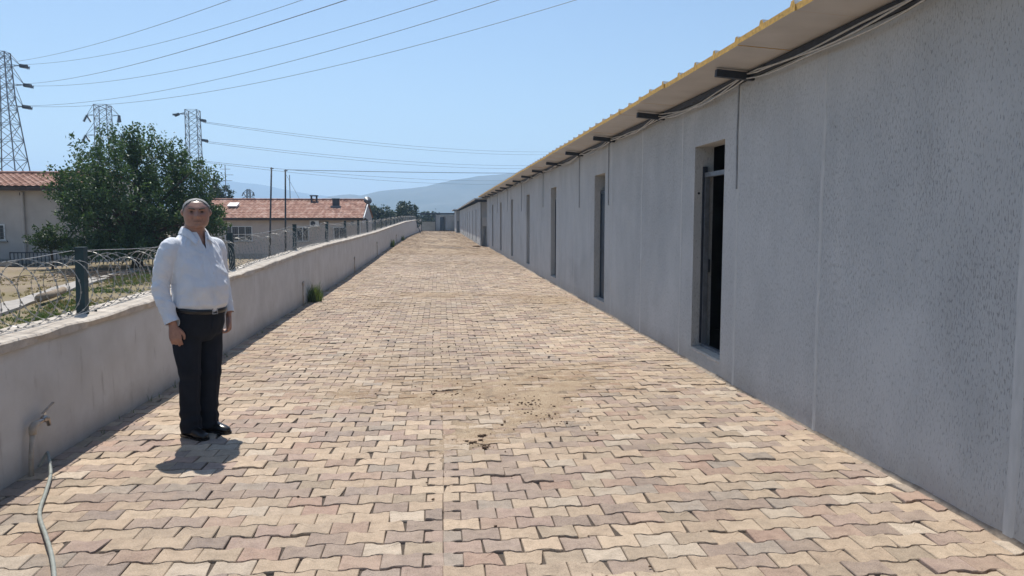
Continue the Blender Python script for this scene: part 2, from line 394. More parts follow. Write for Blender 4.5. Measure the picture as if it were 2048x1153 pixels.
def pavement():
    root = empty('pavement'); root['kind'] = 'structure'
    items = []      # (x,y,kind,side)
    rows = int((YEND - 0.6) / P)
    for r in range(rows):
        y = .6 + r * P; off = (r % 2) * L / 2
        if y > 6.3:                                     # plain running bond beyond the joined strip
            k0 = int(XL / L) - 2
            for k in range(k0, int(XR / L) + 2): items.append(((k + .5) * L + off, y, 0, 1))
            continue
        for side in (-1, 1):
            lim = -XL if side < 0 else XR
            x = 0.0
            if r % 2: items.append((side * (L / 4), y, 1, side)); x = L / 2
            while x < lim + .02:
                items.append((side * (x + L / 2), y, 0, side)); x += L
    it = np.array(items)
    n = len(it); x, y = it[:, 0], it[:, 1]
    near = y < 26
    # wobbling rows, individual jitter
    yy = y + (fbm(x * .45 + 4, y * .4, 3) - .5) * .09 + (fbm(x * 2.5, y * 2.5, 2) - .5) * .016 + rng.normal(0, .0016, n)
    xx = x + (fbm(x * .3, y * .6 + 40, 3) - .5) * .05 + rng.normal(0, .0016, n)
    xx = xx - np.sign(x) * .0016 * (np.abs(x) < .12)
    zz = gz(xx, yy) + np.abs(rng.normal(0, .0028, n)) * rng.choice([-1, 1], n) + (rng.random(n) < .05) * rng.uniform(-.006, .006, n)
    rot = rng.normal(0, .012, n); tx = rng.normal(0, .011, n); ty = rng.normal(0, .009, n)
    hx = .02
    ty = ty - (gz(xx + hx, yy) - gz(xx - hx, yy)) / (2 * hx); tx = tx + (gz(xx, yy + hx) - gz(xx, yy - hx)) / (2 * hx)
    ci = rng.choice(len(PAL), n, p=PW)
    tone = fbm(x * .5, y * .35 + 60, 3)
    colr = (PAL[ci] * .8 + (PAL * PW[:, None]).sum(0) * .2) * (.90 + .2 * rng.random(n))[:, None] * (.80 + .4 * tone)[:, None]
    alpha = np.clip(.20 + sand_amt(xx, yy) * .9 + sstep(5.5, 9, yy) * .18 + sstep(20, 45, yy) * .25, 0, .92)
    # which are picked out one by one: the largest in view
    cs, sn = math.cos(YAW), math.sin(YAW)
    xc = xx * cs - yy * sn; yf = xx * sn + yy * cs
    zc = yf * math.cos(PITCH) + CAM_H * math.sin(PITCH); vc = -(CAM_H * math.cos(PITCH) - yf * math.sin(PITCH))
    vis = (np.abs(xc / zc) < 1024 / F_PX) & (np.abs(vc / zc) < 576 / F_PX) & (xx > XL - .02) & (xx < XR + .02)
    order = [i for i in np.argsort(zc) if vis[i]][:300]
    single = np.zeros(n, bool); single[order] = True
    tpl = {}
    for d in (True, False):
        tpl[(0, d)] = template(-L / 2, L / 2, d)
        tpl[(1, d)] = template(-L / 2, 0, d)
    def verts_for(i, V, nn, detail):
        W = V.copy()
        if it[i, 2] == 1:
            W[:, 0] += L / 4
            if it[i, 3] < 0: W[:, 0] *= -1
        if detail:
            W[:, :2] += np.tile(rng.normal(0, .0011, (nn, 2)), (4, 1))[:len(W)]; W[nn:2 * nn, 2] -= np.abs(rng.normal(0, .0012, nn))
            q = rng.random()
            if q < .26:      # a broken corner
                k = rng.integers(4); cxn = W[:nn, 0].min() if k < 2 else W[:nn, 0].max(); cyn = W[:nn, 1].min() if k % 2 else W[:nn, 1].max()
                dd = np.hypot(W[:, 0] - cxn, W[:, 1] - cyn); rr = rng.uniform(.02, .05) if q < .13 else .022
                m = dd < rr; W[m, 0] += (W[:, 0].mean() - cxn) / .1 * (rr - dd[m]) * .55; W[m, 1] += (-cyn) / .08 * (rr - dd[m]) * .55
                W[nn:, 2] -= np.where(dd[nn:] < rr, .004, 0)
        c, s = math.cos(rot[i]), math.sin(rot[i])
        X = W[:, 0] * c - W[:, 1] * s; Y = W[:, 0] * s + W[:, 1] * c
        Z = W[:, 2] + X * -ty[i] + Y * tx[i]
        return np.c_[X, Y, Z]
    def setcol(me, C):
        at = me.color_attributes.new('Col', 'FLOAT_COLOR', 'POINT'); at.data.foreach_set('color', np.asarray(C, np.float32).ravel())
    # individual pavers
    for i in order:
        V, Fq, Ft, nn = tpl[(int(it[i, 2]), True)]
        W = verts_for(i, V, nn, True); flip = it[i, 2] == 1 and it[i, 3] < 0
        fs = [tuple(f[::-1]) if flip else tuple(f) for f in Fq.tolist()] + [tuple(f[::-1]) if flip else tuple(f) for f in Ft.tolist()]
        me = bpy.data.meshes.new('paver'); me.from_pydata(W.tolist(), [], fs); me.materials.append(M['paver'])
        setcol(me, np.tile(np.r_[colr[i], alpha[i]], (len(W), 1)))
        o = link('paver', me, root); o.location = (xx[i], yy[i], zz[i])
    # the rest, joined
    Vs, T, C, base = [], [], [], 0
    for i in range(n):
        if single[i]: continue
        d = bool(near[i]); V, Fq, Ft, nn = tpl[(int(it[i, 2]), d)]
        W = verts_for(i, V, nn, d) + [xx[i], yy[i], zz[i]]
        tri = np.concatenate([Fq[:, [0, 1, 2]], Fq[:, [0, 2, 3]], Ft])
        if it[i, 2] == 1 and it[i, 3] < 0: tri = tri[:, ::-1]
        Vs.append(W); T.append(tri + base); base += len(W); C.append(np.tile(np.r_[colr[i], alpha[i]], (len(W), 1)))
    me = npmesh('pavers_beyond', np.concatenate(Vs), np.concatenate(T), 'paver'); setcol(me, np.concatenate(C))
    o = link('paving_beyond', me, root); o['kind'] = 'stuff'
    # sand bed with drifts lying over the stones
    def bed(y0, y1, dx, dy):
        xs = np.arange(XL - .05, XR + .06, dx); ys = np.arange(y0, y1 + dy / 2, dy)
        X, Y = np.meshgrid(xs, ys, indexing='ij'); s = sand_amt(X, Y)
        fine = fbm(X * 11, Y * 11, 3) - .5
        s = s + .55 * (Y < 6.3) * np.exp(-((X - (fbm(X * .3, Y * .6 + 40, 3) - .5) * .05) / .035) ** 2) * fbm(X * 0 + 5, Y * 1.4, 3)
        s = s + .8 * (np.exp(-((X - XR) / .07) ** 2) + np.exp(-((X - XL) / .06) ** 2)) * fbm(X * 3, Y * 2.2 + 9, 3)
        patch = fbm(X * 5 + 8, Y * 5, 4) - .5
        lvl = -.019 + .010 * fbm(X * 1.6, Y * 1.6, 3) + np.clip(s, 0, 1.1) * .0165 + (fine * .022 + patch * .026) * np.clip(.15 + s, 0, 1)
        lvl = np.where(lvl > .002, .002 + (lvl - .002) * .35, lvl)
        Z = gz(X, Y) + lvl
        for (cx, cy, r, h) in ((-.05, 48, .75, .12), (-.25, 56.5, .8, .10), (.5, 42.5, .9, .05), (-.3, 88, .9, .1)):
            Z += h * np.exp(-(((X - cx) / r) ** 2 + ((Y - cy) / r) ** 2) * 2)
        me = gridmesh('sand', X, Y, Z, 'sand'); at = me.attributes.new('Rnd', 'FLOAT', 'POINT'); at.data.foreach_set('value', np.clip((lvl + .010) / .011, 0, 1).astype(np.float32).ravel()); return me
    for a in ((.4, 20, .028, .032), (20, YEND, .07, .11)):
        o = link('joint_sand', bed(*a), root); o['kind'] = 'stuff'
pavement()

# loose bits lying on the pavement
def debris():
    mb = MB()
    spots = [(.23, 5.46, .16, 26), (.30, 5.62, .10, 14), (.33, 5.35, .07, 10), (.75, 6.6, .8, 90), (.95, 6.1, .5, 40), (.1, 7.2, 1.2, 60), (0, 4.6, 1.9, 16), (.2, 9.5, 1.8, 50), (-1.2, 14.6, .8, 30), (2.0, 15.2, .7, 40)]
    for cx, cy, r, n in spots:
        for k in range(n):
            a = random.uniform(0, 6.28); q = abs(random.gauss(0, .5)) * r
            x, y = cx + q * math.cos(a), cy + q * math.sin(a)
            s = random.choice((.003, .004, .005, .006, .013 if r < .2 else .007)) * random.uniform(.7, 1.4)
            mb.blob((x, y, float(gz(x, y)) + .004 + s * .3), (s * 1.3, s, s * .8), 6, 4, .2)
    o = mb.build('debris', 'dung'); o['kind'] = 'stuff'; o['label'] = 'brown crumbs and pebbles scattered over the paving'
debris()

# ------------------------------------------------------------------ left boundary wall
def boundary_wall():
    root = thing('boundary_wall', 'low cream rendered wall with cement coping along the left of the paving', 'wall')
    ys = np.concatenate([np.arange(-4, 30, .12), np.arange(30, YEND + .2, .6)])
    rg = []
    mb = MB(); n = len(ys)
    zt = walltop(ys); wob = (fbm(ys * .8, ys * 0 + 3, 3) - .5) * .02
    def sheet(xf, zf):
        Pn = np.stack([np.stack([np.full(n, 0.) + xf(k), ys, zf(k)], -1) for k in range(len(KS))], 0); return Pn
    KS = np.linspace(0, 1, 7)
    front = np.stack([np.stack([XL + wob * (.3 + k) + (fbm(ys * 2, ys * 0 + 9 * k, 2) - .5) * .008, ys, -.15 + (zt + .15) * k], -1) for k in KS], 1)
    mb.grid(front)
    back = np.stack([np.stack([np.full(n, XL - .30), ys, -.9 + (zt + .9) * k], -1) for k in (1, 0)], 1); mb.grid(back)
    mb.grid(np.stack([front[:, -1], back[:, 0]], 1))
    mb.add([front[0, 0], front[0, -1], back[0, 0], back[0, -1]], [(0, 1, 2, 3)]); mb.add([front[-1, 0], front[-1, -1], back[-1, 0], back[-1, -1]], [(3, 2, 1, 0)])
    mb.build('wall_body', 'render_white', root, True)
    # coping: rough cement screed, uneven front edge
    e = (fbm(ys * 3.2, ys * 0 + 2, 4) - .5); e2 = (fbm(ys * 2.4, ys * 0 + 30, 4) - .5)
    zl = zt - .006 + e2 * .02; z2 = zt + .058 + e * .03
    pts = [(XL + .022 + e * .03, zl), (XL + .026 + e2 * .03, z2 - .012), (XL + .012 + e2 * .03, z2), (XL - .15 + e * 0, z2 + .01 + e * .012), (XL - .345 + e * .03, z2 - .004), (XL - .36 + e * .03, zl)]
    prof = np.stack([np.stack([np.broadcast_to(px, ys.shape), ys, np.broadcast_to(pz, ys.shape)], -1) for px, pz in pts], 1)
    cb = MB(); cb.grid(prof[:, ::-1]); cb.add(prof[0], [tuple(range(6))]); cb.add(prof[-1], [tuple(range(5, -1, -1))])
    cb.build('coping', 'cement_cap', root)
boundary_wall()
def captop(y): return float(walltop(y)) + .055

POSTS = [6.32, 10.75, 15.25, 19.45, 23.35, 26.9, 30.4, 33.9, 37.4, 41, 44.6, 48.2, 51.8, 55.4, 59, 63, 67, 71, 75, 79, 83, 87, 91, 95, 99, 103, 107]
def fence():
    for i, y in enumerate(POSTS):
        z = captop(y) - .012
        where = 'nearest the camera' if i == 0 else 'counted from the camera'
        t = thing('fence_post', ('dark green square steel fence post on the low wall, nearest the camera' if i == 0 else
                  f'dark green steel fence post on the low wall, {ORD[i]} from the camera'), 'post', (-2.88, y, z), 0, 'fence posts along the low wall')
        lean = (.012, -.02, .01, .025, -.01)[i % 5]
        m = MB(); h = .53
        m.rings([[(sx * .034 + lean * q, sy * .034, q * h) for sx, sy in ((-1, -1), (1, -1), (1, 1), (-1, 1))] for q in (0, 1)]); m.build('shaft', 'post_paint', t)
        MB().box(-.038 + lean, .038 + lean, -.038, .038, h + .001, h + .014).build('post_cap', 'post_paint', t)
        MB().box(-.09, .09, -.09, .09, -.012, .008).build('base_plate', 'post_paint', t)
        if i < 4:
            for sx in (-1, 1):
                for sy in (-1, 1): MB().tube([(sx * .07, sy * .07, .008), (sx * .07, sy * .07, .035)], .011, 6).build('bolt', 'post_paint', t)
    spans = [(1.6, POSTS[0])] + list(zip(POSTS[:-1], POSTS[1:])) + [(POSTS[-1], YEND - .4)]
    for i, (a, b) in enumerate(spans):
        m = MB(); det = i < 5
        pitch = .19; turns = (b - a) / pitch; per = 30 if i < 3 else (20 if i < 9 else 12)
        N = int(turns * per); rad = .225
        pts = []
        for k in range(N + 1):
            q = k / N; ph = 2 * math.pi * turns * q
            y = a + (b - a) * q
            wv = math.sin(q * math.pi) if i else math.sin(q * 2.2 + .6)
            r = rad * (1 + .07 * math.sin(q * 17 + i) + .05 * math.sin(q * 41 + 2 * i)); sag = -.035 * wv
            yo = .02 * math.cos(ph)
            x = -2.885 + r * .88 * math.sin(ph) + .03 * math.sin(q * 9 + i)
            pts.append((x, y + yo, captop(y) + .01 + r * (1 - math.cos(ph)) * (1 + sag * 2.2)))
        m.tube(pts, (.0024 if i < 3 else .0024 if i < 9 else .0026), 4 if i < 3 else 3)
        c = m.build('razor_wire_coil', 'razor_steel')
        lab = ('razor wire coil on the low wall, in front of the nearest fence post' if i == 0 else
               'razor wire coil on the far end of the low wall, beyond the last post' if i == len(spans) - 1 else
               f'razor wire coil on the low wall between the {ORD[i-1]} and {ORD[i]} fence posts')
        tag(c, lab, 'razor wire', 'razor wire coils along the wall')
        # barbs: small flat blades every few centimetres
        if i < 9:
            bm_ = MB(); acc = 0; step = .045 if i < 4 else .09
            for k in range(1, len(pts)):
                p0, p1 = Vector(pts[k - 1]), Vector(pts[k]); sg = (p1 - p0).length; acc += sg
                if acc < step: continue
                acc = 0; d = (p1 - p0).normalized(); cc = Vector((-2.885, p1.y, captop(p1.y) + .235)); o = (p1 - cc); o = (o - d * o.dot(d)).normalized(); s = d.cross(o)
                w = .0065
                for (e, f_) in ((o, s), (s, o)) if i < 0 else ((o, s),):
                    bm_.add([p1 - d * .010 + e * w, p1 - d * .006, p1 - d * .010 - e * w, p1 + d * .010 - e * w, p1 + d * .006, p1 + d * .010 + e * w], [(0, 1, 4, 5), (1, 2, 3, 4)])
            b_ = bm_.build('barbs', 'razor_steel', c); b_['kind'] = 'stuff'
        # straight line wires lashed to the posts
        if i < 12:
            for nm, dz, xo in (('top_wire', .50, -.05), ('bottom_wire', .03, .13)):
                w = MB(); pp = []
                for k in range(9):
                    q = k / 8; y = a + (b - a) * q
                    pp.append((-2.88 + xo + .01 * math.sin(k * 2.1), y, captop(y) + dz - (.05 if dz > .1 else .0) * math.sin(math.pi * q) + .004 * math.sin(k * 1.7)))
                w.tube(pp, .0026 if i < 4 else .0035, 4); w.build(nm, 'razor_steel', c)
fence()

# taps and stand pipes along the wall
def taps():
    def standpipe(name, y, h, label, full):
        x = XL + .045; z0 = float(gz(x, y)) - .03
        t = thing(name, label, 'tap', (x, y, z0))
        MB().tube([(0, -.05 if full else 0, 0), (.0, -.03 if full else 0, h * .55), (0, 0, h)], [.015, .015, .016], 10).build('riser_pipe', 'pipe_pvc', t, True)
        MB().tube([(0, 0, h - .02), (0, 0, h + .025), (0, .03, h + .04), (.0, .065, h + .04)], [.022, .023, .022, .021], 10).build('elbow', 'pipe_pvc', t, True)
        if full:
            b = MB(); b.tube([(0, .06, h + .04), (0, .16, h + .04)], .016, 10); b.tube([(0, .15, h + .04), (.0, .195, h + .035), (0, .205, h - .015)], [.016, .016, .012], 10); b.blob((0, .15, h + .045), (.024, .024, .026), 10, 6)
            b.build('tap_body', 'brass', t, True)
            MB().bar((0, .15, h + .06), (0.01, .155, h + .085), .012).bar((0.0, .13, h + .085), (.02, .235, h + .135), .016, .006).build('handle', 'steel_shiny', t)
        return t
    standpipe('water_tap', 5.02, .31, 'brass water tap on a riser pipe against the low wall near the hose', True)
    standpipe('standpipe', 14.7, .44, 'short capped pipe by the tall weed at the foot of the low wall', False)
    standpipe('standpipe', 23.5, .46, 'short capped pipe at the wall foot, second beyond the tall weed', False)
    standpipe('standpipe', 31.9, .60, 'thin pale pipe farther along the wall foot, third beyond the man', False)
    standpipe('standpipe', 46.0, .5, 'farthest short pipe at the foot of the low wall', False)
    mb = MB(); pts = [(-2.63, 5.06, .03), (-2.60, 5.10, .10), (-2.58, 5.08, .115), (-2.53, 5.0, .07), (-2.47, 4.88, .03), (-2.36, 4.60, .022), (-2.22, 4.25, .022), (-2.04, 3.95, .022), (-1.90, 3.72, .022), (-1.78, 3.5, .022), (-1.66, 3.25, .022), (-1.56, 3.0, .022), (-1.40, 2.7, .022), (-1.1, 2.4, .022)]
    # smooth the run
    sm = []
    for i in range(len(pts) - 1):
        p0, p1, p2, p3 = [Vector(pts[max(0, min(len(pts) - 1, i + k))]) for k in (-1, 0, 1, 2)]
        for k in range(6):
            t = k / 6; sm.append(.5 * ((2 * p1) + (p2 - p0) * t + (2 * p0 - 5 * p1 + 4 * p2 - p3) * t * t + (3 * p1 - p0 - 3 * p2 + p3) * t ** 3))
    sm = [(p.x, p.y, max(p.z, .02) + float(gz(p.x, p.y))) for p in sm]
    mb.tube(sm, .0108, 10)
    tag(mb.build('garden_hose', 'hose_green', None, True), 'grey green garden hose lying on the paving below the tap', 'hose')
    # leaning stick at the far end of the wall
    tag(MB().tube([(XL + .02, 84.5, 1.55), (XL + .55, 83.5, .12)], .045, 6).build('leaning_pole', 'steel_dark'), 'dark pole leaning against the far end of the low wall', 'pole')
taps()

def blades(name, mat, specs, parent=None):
    """specs: list of (x,y,z,height,lean,width,n)"""
    V, Fq, Rn = [], [], []
    for (x, y, z, h, lean, w, n) in specs:
        for k in range(n):
            a = random.uniform(0, 6.28); hh = h * random.uniform(.5, 1.1); b = random.uniform(0, 6.28); ln = lean * random.uniform(.2, 1.2)
            dx, dy = math.cos(a) * w / 2, math.sin(a) * w / 2; ex, ey = math.cos(b) * ln * hh, math.sin(b) * ln * hh
            i = len(V); jx, jy = random.gauss(0, .02), random.gauss(0, .02)
            V += [(x + jx - dx, y + jy - dy, z), (x + jx + dx, y + jy + dy, z), (x + jx + dx * .7 + ex * .45, y + jy + dy * .7 + ey * .45, z + hh * .6), (x + jx - dx * .7 + ex * .45, y + jy - dy * .7 + ey * .45, z + hh * .6),
                  (x + jx + dx * .1 + ex, y + jy + dy * .1 + ey, z + hh), (x + jx - dx * .1 + ex, y + jy - dy * .1 + ey, z + hh)]
            Fq += [(i, i + 1, i + 2, i + 3), (i + 3, i + 2, i + 4, i + 5)]; Rn += [random.random()] * 6
    me = npmesh(name, V, Fq, mat); at = me.attributes.new('Rnd', 'FLOAT', 'POINT'); at.data.foreach_set('value', Rn)
    return link(name, me, parent)
def weeds():
    sp = [(XL + .1 + random.uniform(-.05, .14), 15.5 + random.uniform(-.25, .25), 0, random.uniform(.2, .46), .35, .012, 14) for k in range(20)]
    tag(blades('weed', 'weed', sp), 'tall green weed growing at the wall foot beyond the man', 'weed')
    sp = [(XL + .08 + random.uniform(-.03, .12), 41 + random.uniform(-.5, .5), .2, random.uniform(.2, .5), .35, .02, 10) for k in range(16)]
    tag(blades('weed', 'weed', sp), 'dark green weed far along the wall foot', 'weed')
    sp = [(XL + .08 + random.uniform(-.03, .12), 52 + random.uniform(-.5, .5), .24, random.uniform(.15, .4), .35, .025, 10) for k in range(10)]
    tag(blades('weed', 'weed', sp), 'small weed near the far end of the low wall', 'weed')
    sp = [(XL + .03 + random.uniform(0, .05), random.uniform(3, 30), -.01, random.uniform(.02, .09), .5, .006, 5) for k in range(60)]
    o = blades('grass_tufts', 'weed', sp); o['kind'] = 'stuff'
weeds()

# ------------------------------------------------------------------ the long building on the right
DF = [8.38 + 5.58 * k for k in range(7)]          # far jamb of each door
DW, DZ0, DZ1 = .90, .18, 2.47
Y0, Y1, WT, TH = -4.0, 46.9, 2.95, .22
def long_building():
    root = thing('long_building', 'long low plastered building with overhanging panel roof on the right', 'building')
    doors = [DF[0] - 5.58] + DF
    segs = []; y = Y0; mb = MB()
    def wallbox(y0, y1, z0, z1): mb.box(XR, XR + TH, y0, y1, z0, z1)
    for d in doors:
        wallbox(y, d - DW, -.2, WT); wallbox(d - DW, d, -.2, DZ0); wallbox(d - DW, d, DZ1, WT); y = d
    wallbox(y, Y1, -.2, WT)
    # weld the segments into one surface so that no seams show inside
    w = mb.build('wall', 'plaster_dash', root)
    bm = bmesh.new(); bm.from_mesh(w.data); bmesh.ops.remove_doubles(bm, verts=bm.verts, dist=.0005)
    bm.to_mesh(w.data); bm.free()
    # interior shell
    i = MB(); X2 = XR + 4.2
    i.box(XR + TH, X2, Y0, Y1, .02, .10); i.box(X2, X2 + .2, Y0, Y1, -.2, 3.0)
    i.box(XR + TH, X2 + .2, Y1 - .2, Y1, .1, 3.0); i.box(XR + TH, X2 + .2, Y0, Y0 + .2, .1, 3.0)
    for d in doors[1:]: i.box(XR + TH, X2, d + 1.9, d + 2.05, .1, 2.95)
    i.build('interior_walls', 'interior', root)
    # raised plaster strips over the panel joints
    js = [3.46, 5.49, 7.12, 8.83, 10.63, 12.55, 14.4, 16.1, 17.9, 19.8, 21.7, 23.5, 25.5, 27.3, 29.1, 31.2, 33, 34.8, 36.8, 38.6, 40.4, 42.6, 44.4]
    for k, y in enumerate(js):
        w_ = .05 if y > 9 else (.085, .055, .06, .05)[k % 4]
        m = MB(); zs = np.linspace(.0, WT - .02, 26)
        wob = (fbm(zs * 2.2 + k * 7, zs * 0 + k, 3) - .5) * .02; ww = w_ * (.75 + .5 * fbm(zs * 3 + 11 * k, zs * 0 + 5, 3))
        prof = np.stack([np.stack([np.full(26, XR - dx), y + wob + s * ww, zs], -1) for s, dx in ((-.5, -.004), (-.32, .0045), (.32, .0045), (.5, -.004))], 1)
        m.grid(prof[:, ::-1]); m.build('joint_strip', 'plaster_strip', root, True)
    # doors
    for k, d in enumerate(doors):
        y0, y1 = d - DW + .01, d - .01; xf = XR + .11; top = 2.13
        fr = MB(); fr.box(xf, xf + .05, y1 - .045, y1, DZ0, top + .05); fr.box(xf, xf + .05, y0, y0 + .045, DZ0, top + .05); fr.box(xf - .004, xf + .054, y0, y1, top, top + .05)
        fr.box(xf + .002, xf + .052, y0, y1, DZ0 + .002, DZ0 + .04)
        if k <= 1:
            f = fr.build('door_frame', 'frame_steel', root)
            MB().box(xf - .02, xf + .03, y1 - .022, y1 + .004, DZ0 + .05, top + .12).build('jamb_bar', 'steel_dark', f)
            MB().box(xf + .05, xf + .07, y1 - .06, y1 - .03, 1.05, 1.2).build('lock_plate', 'steel_dark', f)
            MB().tube([(XR + .05, y1 - .002, 1.95), (XR + .05, y1 + .003, 1.95)], .015, 6).build('hinge_pin', 'steel_dark', root)
        else:
            f = fr.build('door_frame', 'door_metal', root)
            m = MB(); m.box(xf + .012, xf + .04, y0 + .046, y1 - .046, DZ0 + .041, top - .001)
            lf = m.build('door_leaf', 'door_metal', root)
            p = MB()
            for (a, b) in ((.30, 1.0), (1.12, 2.0)): p.box(xf + .004, xf + .0118, y0 + .12, y1 - .12, a, b)
            p.build('door_panel', 'door_metal', lf)
            h = MB(); h.bar((xf + .012, y1 - .10, 1.1), (xf - .04, y1 - .10, 1.1), .014); h.bar((xf - .036, y1 - .10, 1.1), (xf - .036, y1 - .22, 1.1), .014); h.build('handle', 'frame_steel', lf)
        s = MB(); ys = np.linspace(y0 - .005, y1 + .005, 12); e = (fbm(ys * 9, ys * 0 + k, 3) - .5) * .025
        prof = np.stack([np.stack([px, ys, pz], -1) for px, pz in ((np.full(12, XR + .11), np.full(12, DZ0 + .012)), (XR + .006 + e * .3, DZ0 + .006 + e * .5), (XR - .006 + e * .2, DZ0 - .03 + e * 1.4))], 1)
        s.grid(prof[:, ::-1]); s.build('sill', 'cement_cap', root)
    # roof: ribbed sandwich panels, one metre each, foam showing at the eave
    ZE = 3.052
    def under(x): return ZE - .07 * (x - XC)
    m0 = None; XB = XR + 4.5; th = .045
    prof = [(0, 0), (.02, .032), (.055, .032), (.075, 0), (.5, 0), (.52, .032), (.555, .032), (.575, 0), (.997, 0)]
    m = MB(); n = len(prof)
    for x in (XC, XB): m.v += [(x, py, under(x) + th + pz) for py, pz in prof] + [(x, .997, under(x)), (x, 0, under(x))]
    q = n + 2
    m.f += [(k, k + 1, q + k + 1, q + k) for k in range(n - 1)]; m.mi += [0] * (n - 1)
    m.f += [(n, n + 1, q + n + 1, q + n)]; m.mi += [0]
    m.f += [(n + 1, 0, q, q + n + 1), (n - 1, n, q + n, q + n - 1)]; m.mi += [1, 1]
    for s, r_ in ((0, 1), (q, 0)):
        m.f += [tuple(s + k for k in (range(n + 1, -1, -1) if r_ else range(n + 2)))]; m.mi += [1]
    me = m.mesh('roof_panel', ['panel_white', 'foam_yellow'])
    for k in range(int(Y1 - Y0) + 2):
        o = link('roof_panel', me, root); o.location = (random.uniform(-.008, .008), Y0 + k, random.uniform(-.003, .003))
    # steel: eave purlin, wall purlin, beams sticking out of the wall head
    MB().box(2.842, 2.887, Y0, Y1 + .3, WT + .004, 3.012).build('purlin', 'steel_dark', root)
    MB().box(XR + .05, XR + .12, Y0, Y1 + .3, WT + .002, 3.0).build('wall_purlin', 'steel_dark', root)
    for k in range(18):
        y = 1.27 + 2.775 * k
        if y > Y1: break
        MB().bar((2.53, y, 2.99), (XR + .6, y, 2.99 - .085 * (XR + .6 - 2.53)), .055, .065).build('roof_beam', 'steel_dark', root)
    ys = np.concatenate([np.arange(.5, 20, .05), np.arange(20, Y1, .3)]); w_ = .012 + .05 * np.clip(fbm(ys * 2.3, ys * 0 + 4, 4) - .35, 0, 1) + .012 * fbm(ys * 14, ys * 0, 2); h_ = .012 + .05 * np.clip(fbm(ys * 1.7 + 30, ys * 0 + 8, 4) - .4, 0, 1)
    pr = np.stack([np.stack([px, ys, pz], -1) for px, pz in ((XR - w_, gz(XR - w_, ys) - .004), (XR - w_ * .45, gz(XR - w_, ys) + .004 + h_ * .45), (np.full(len(ys), XR + .002), gz(XR - w_, ys) + .006 + h_))], 1)
    MB().grid(pr).build('mortar_fillet', 'sand_fillet', root, True)
    # cables sagging between the beams
    for c, (xo, zo, r) in enumerate(((-.03, -.02, .0075), (-.045, -.04, .0075), (-.035, -.065, .0065))):
        pts = []
        for k in range(18):
            ya = 1.27 + 2.775 * (k - 1); 
            for j in range(12):
                q = j / 12; y = ya + 2.775 * q
                if y > Y1 - .2: break
                sag = 4 * q * (1 - q) * (.05 + .018 * math.sin(k * 2.3 + c)) + .012 * math.sin(9 * q + c * 2 + k)
                pts.append((XR - .062 + xo * .3 + .008 * math.sin(y * 3 + c), y, WT + .05 + zo * .7 - sag * 1.25))
        MB().tube(pts, r, 6).build('cable', 'cable_white', root, True)
    # vertical conduits dropping from the eave
    for y, z in ((7.13, 1.95), (12.74, 1.9), (15.46, 1.9), (20.98, 2.0), (26.6, 1.95), (32.2, 2.0), (37.8, 2.0), (43.4, 2.0)):
        MB().tube([(XR - .012, y, 2.97), (XR - .014, y + .01, (2.97 + z) / 2), (XR - .012, y, z)], .0085, 6).build('conduit', 'conduit_grey', root)
long_building()

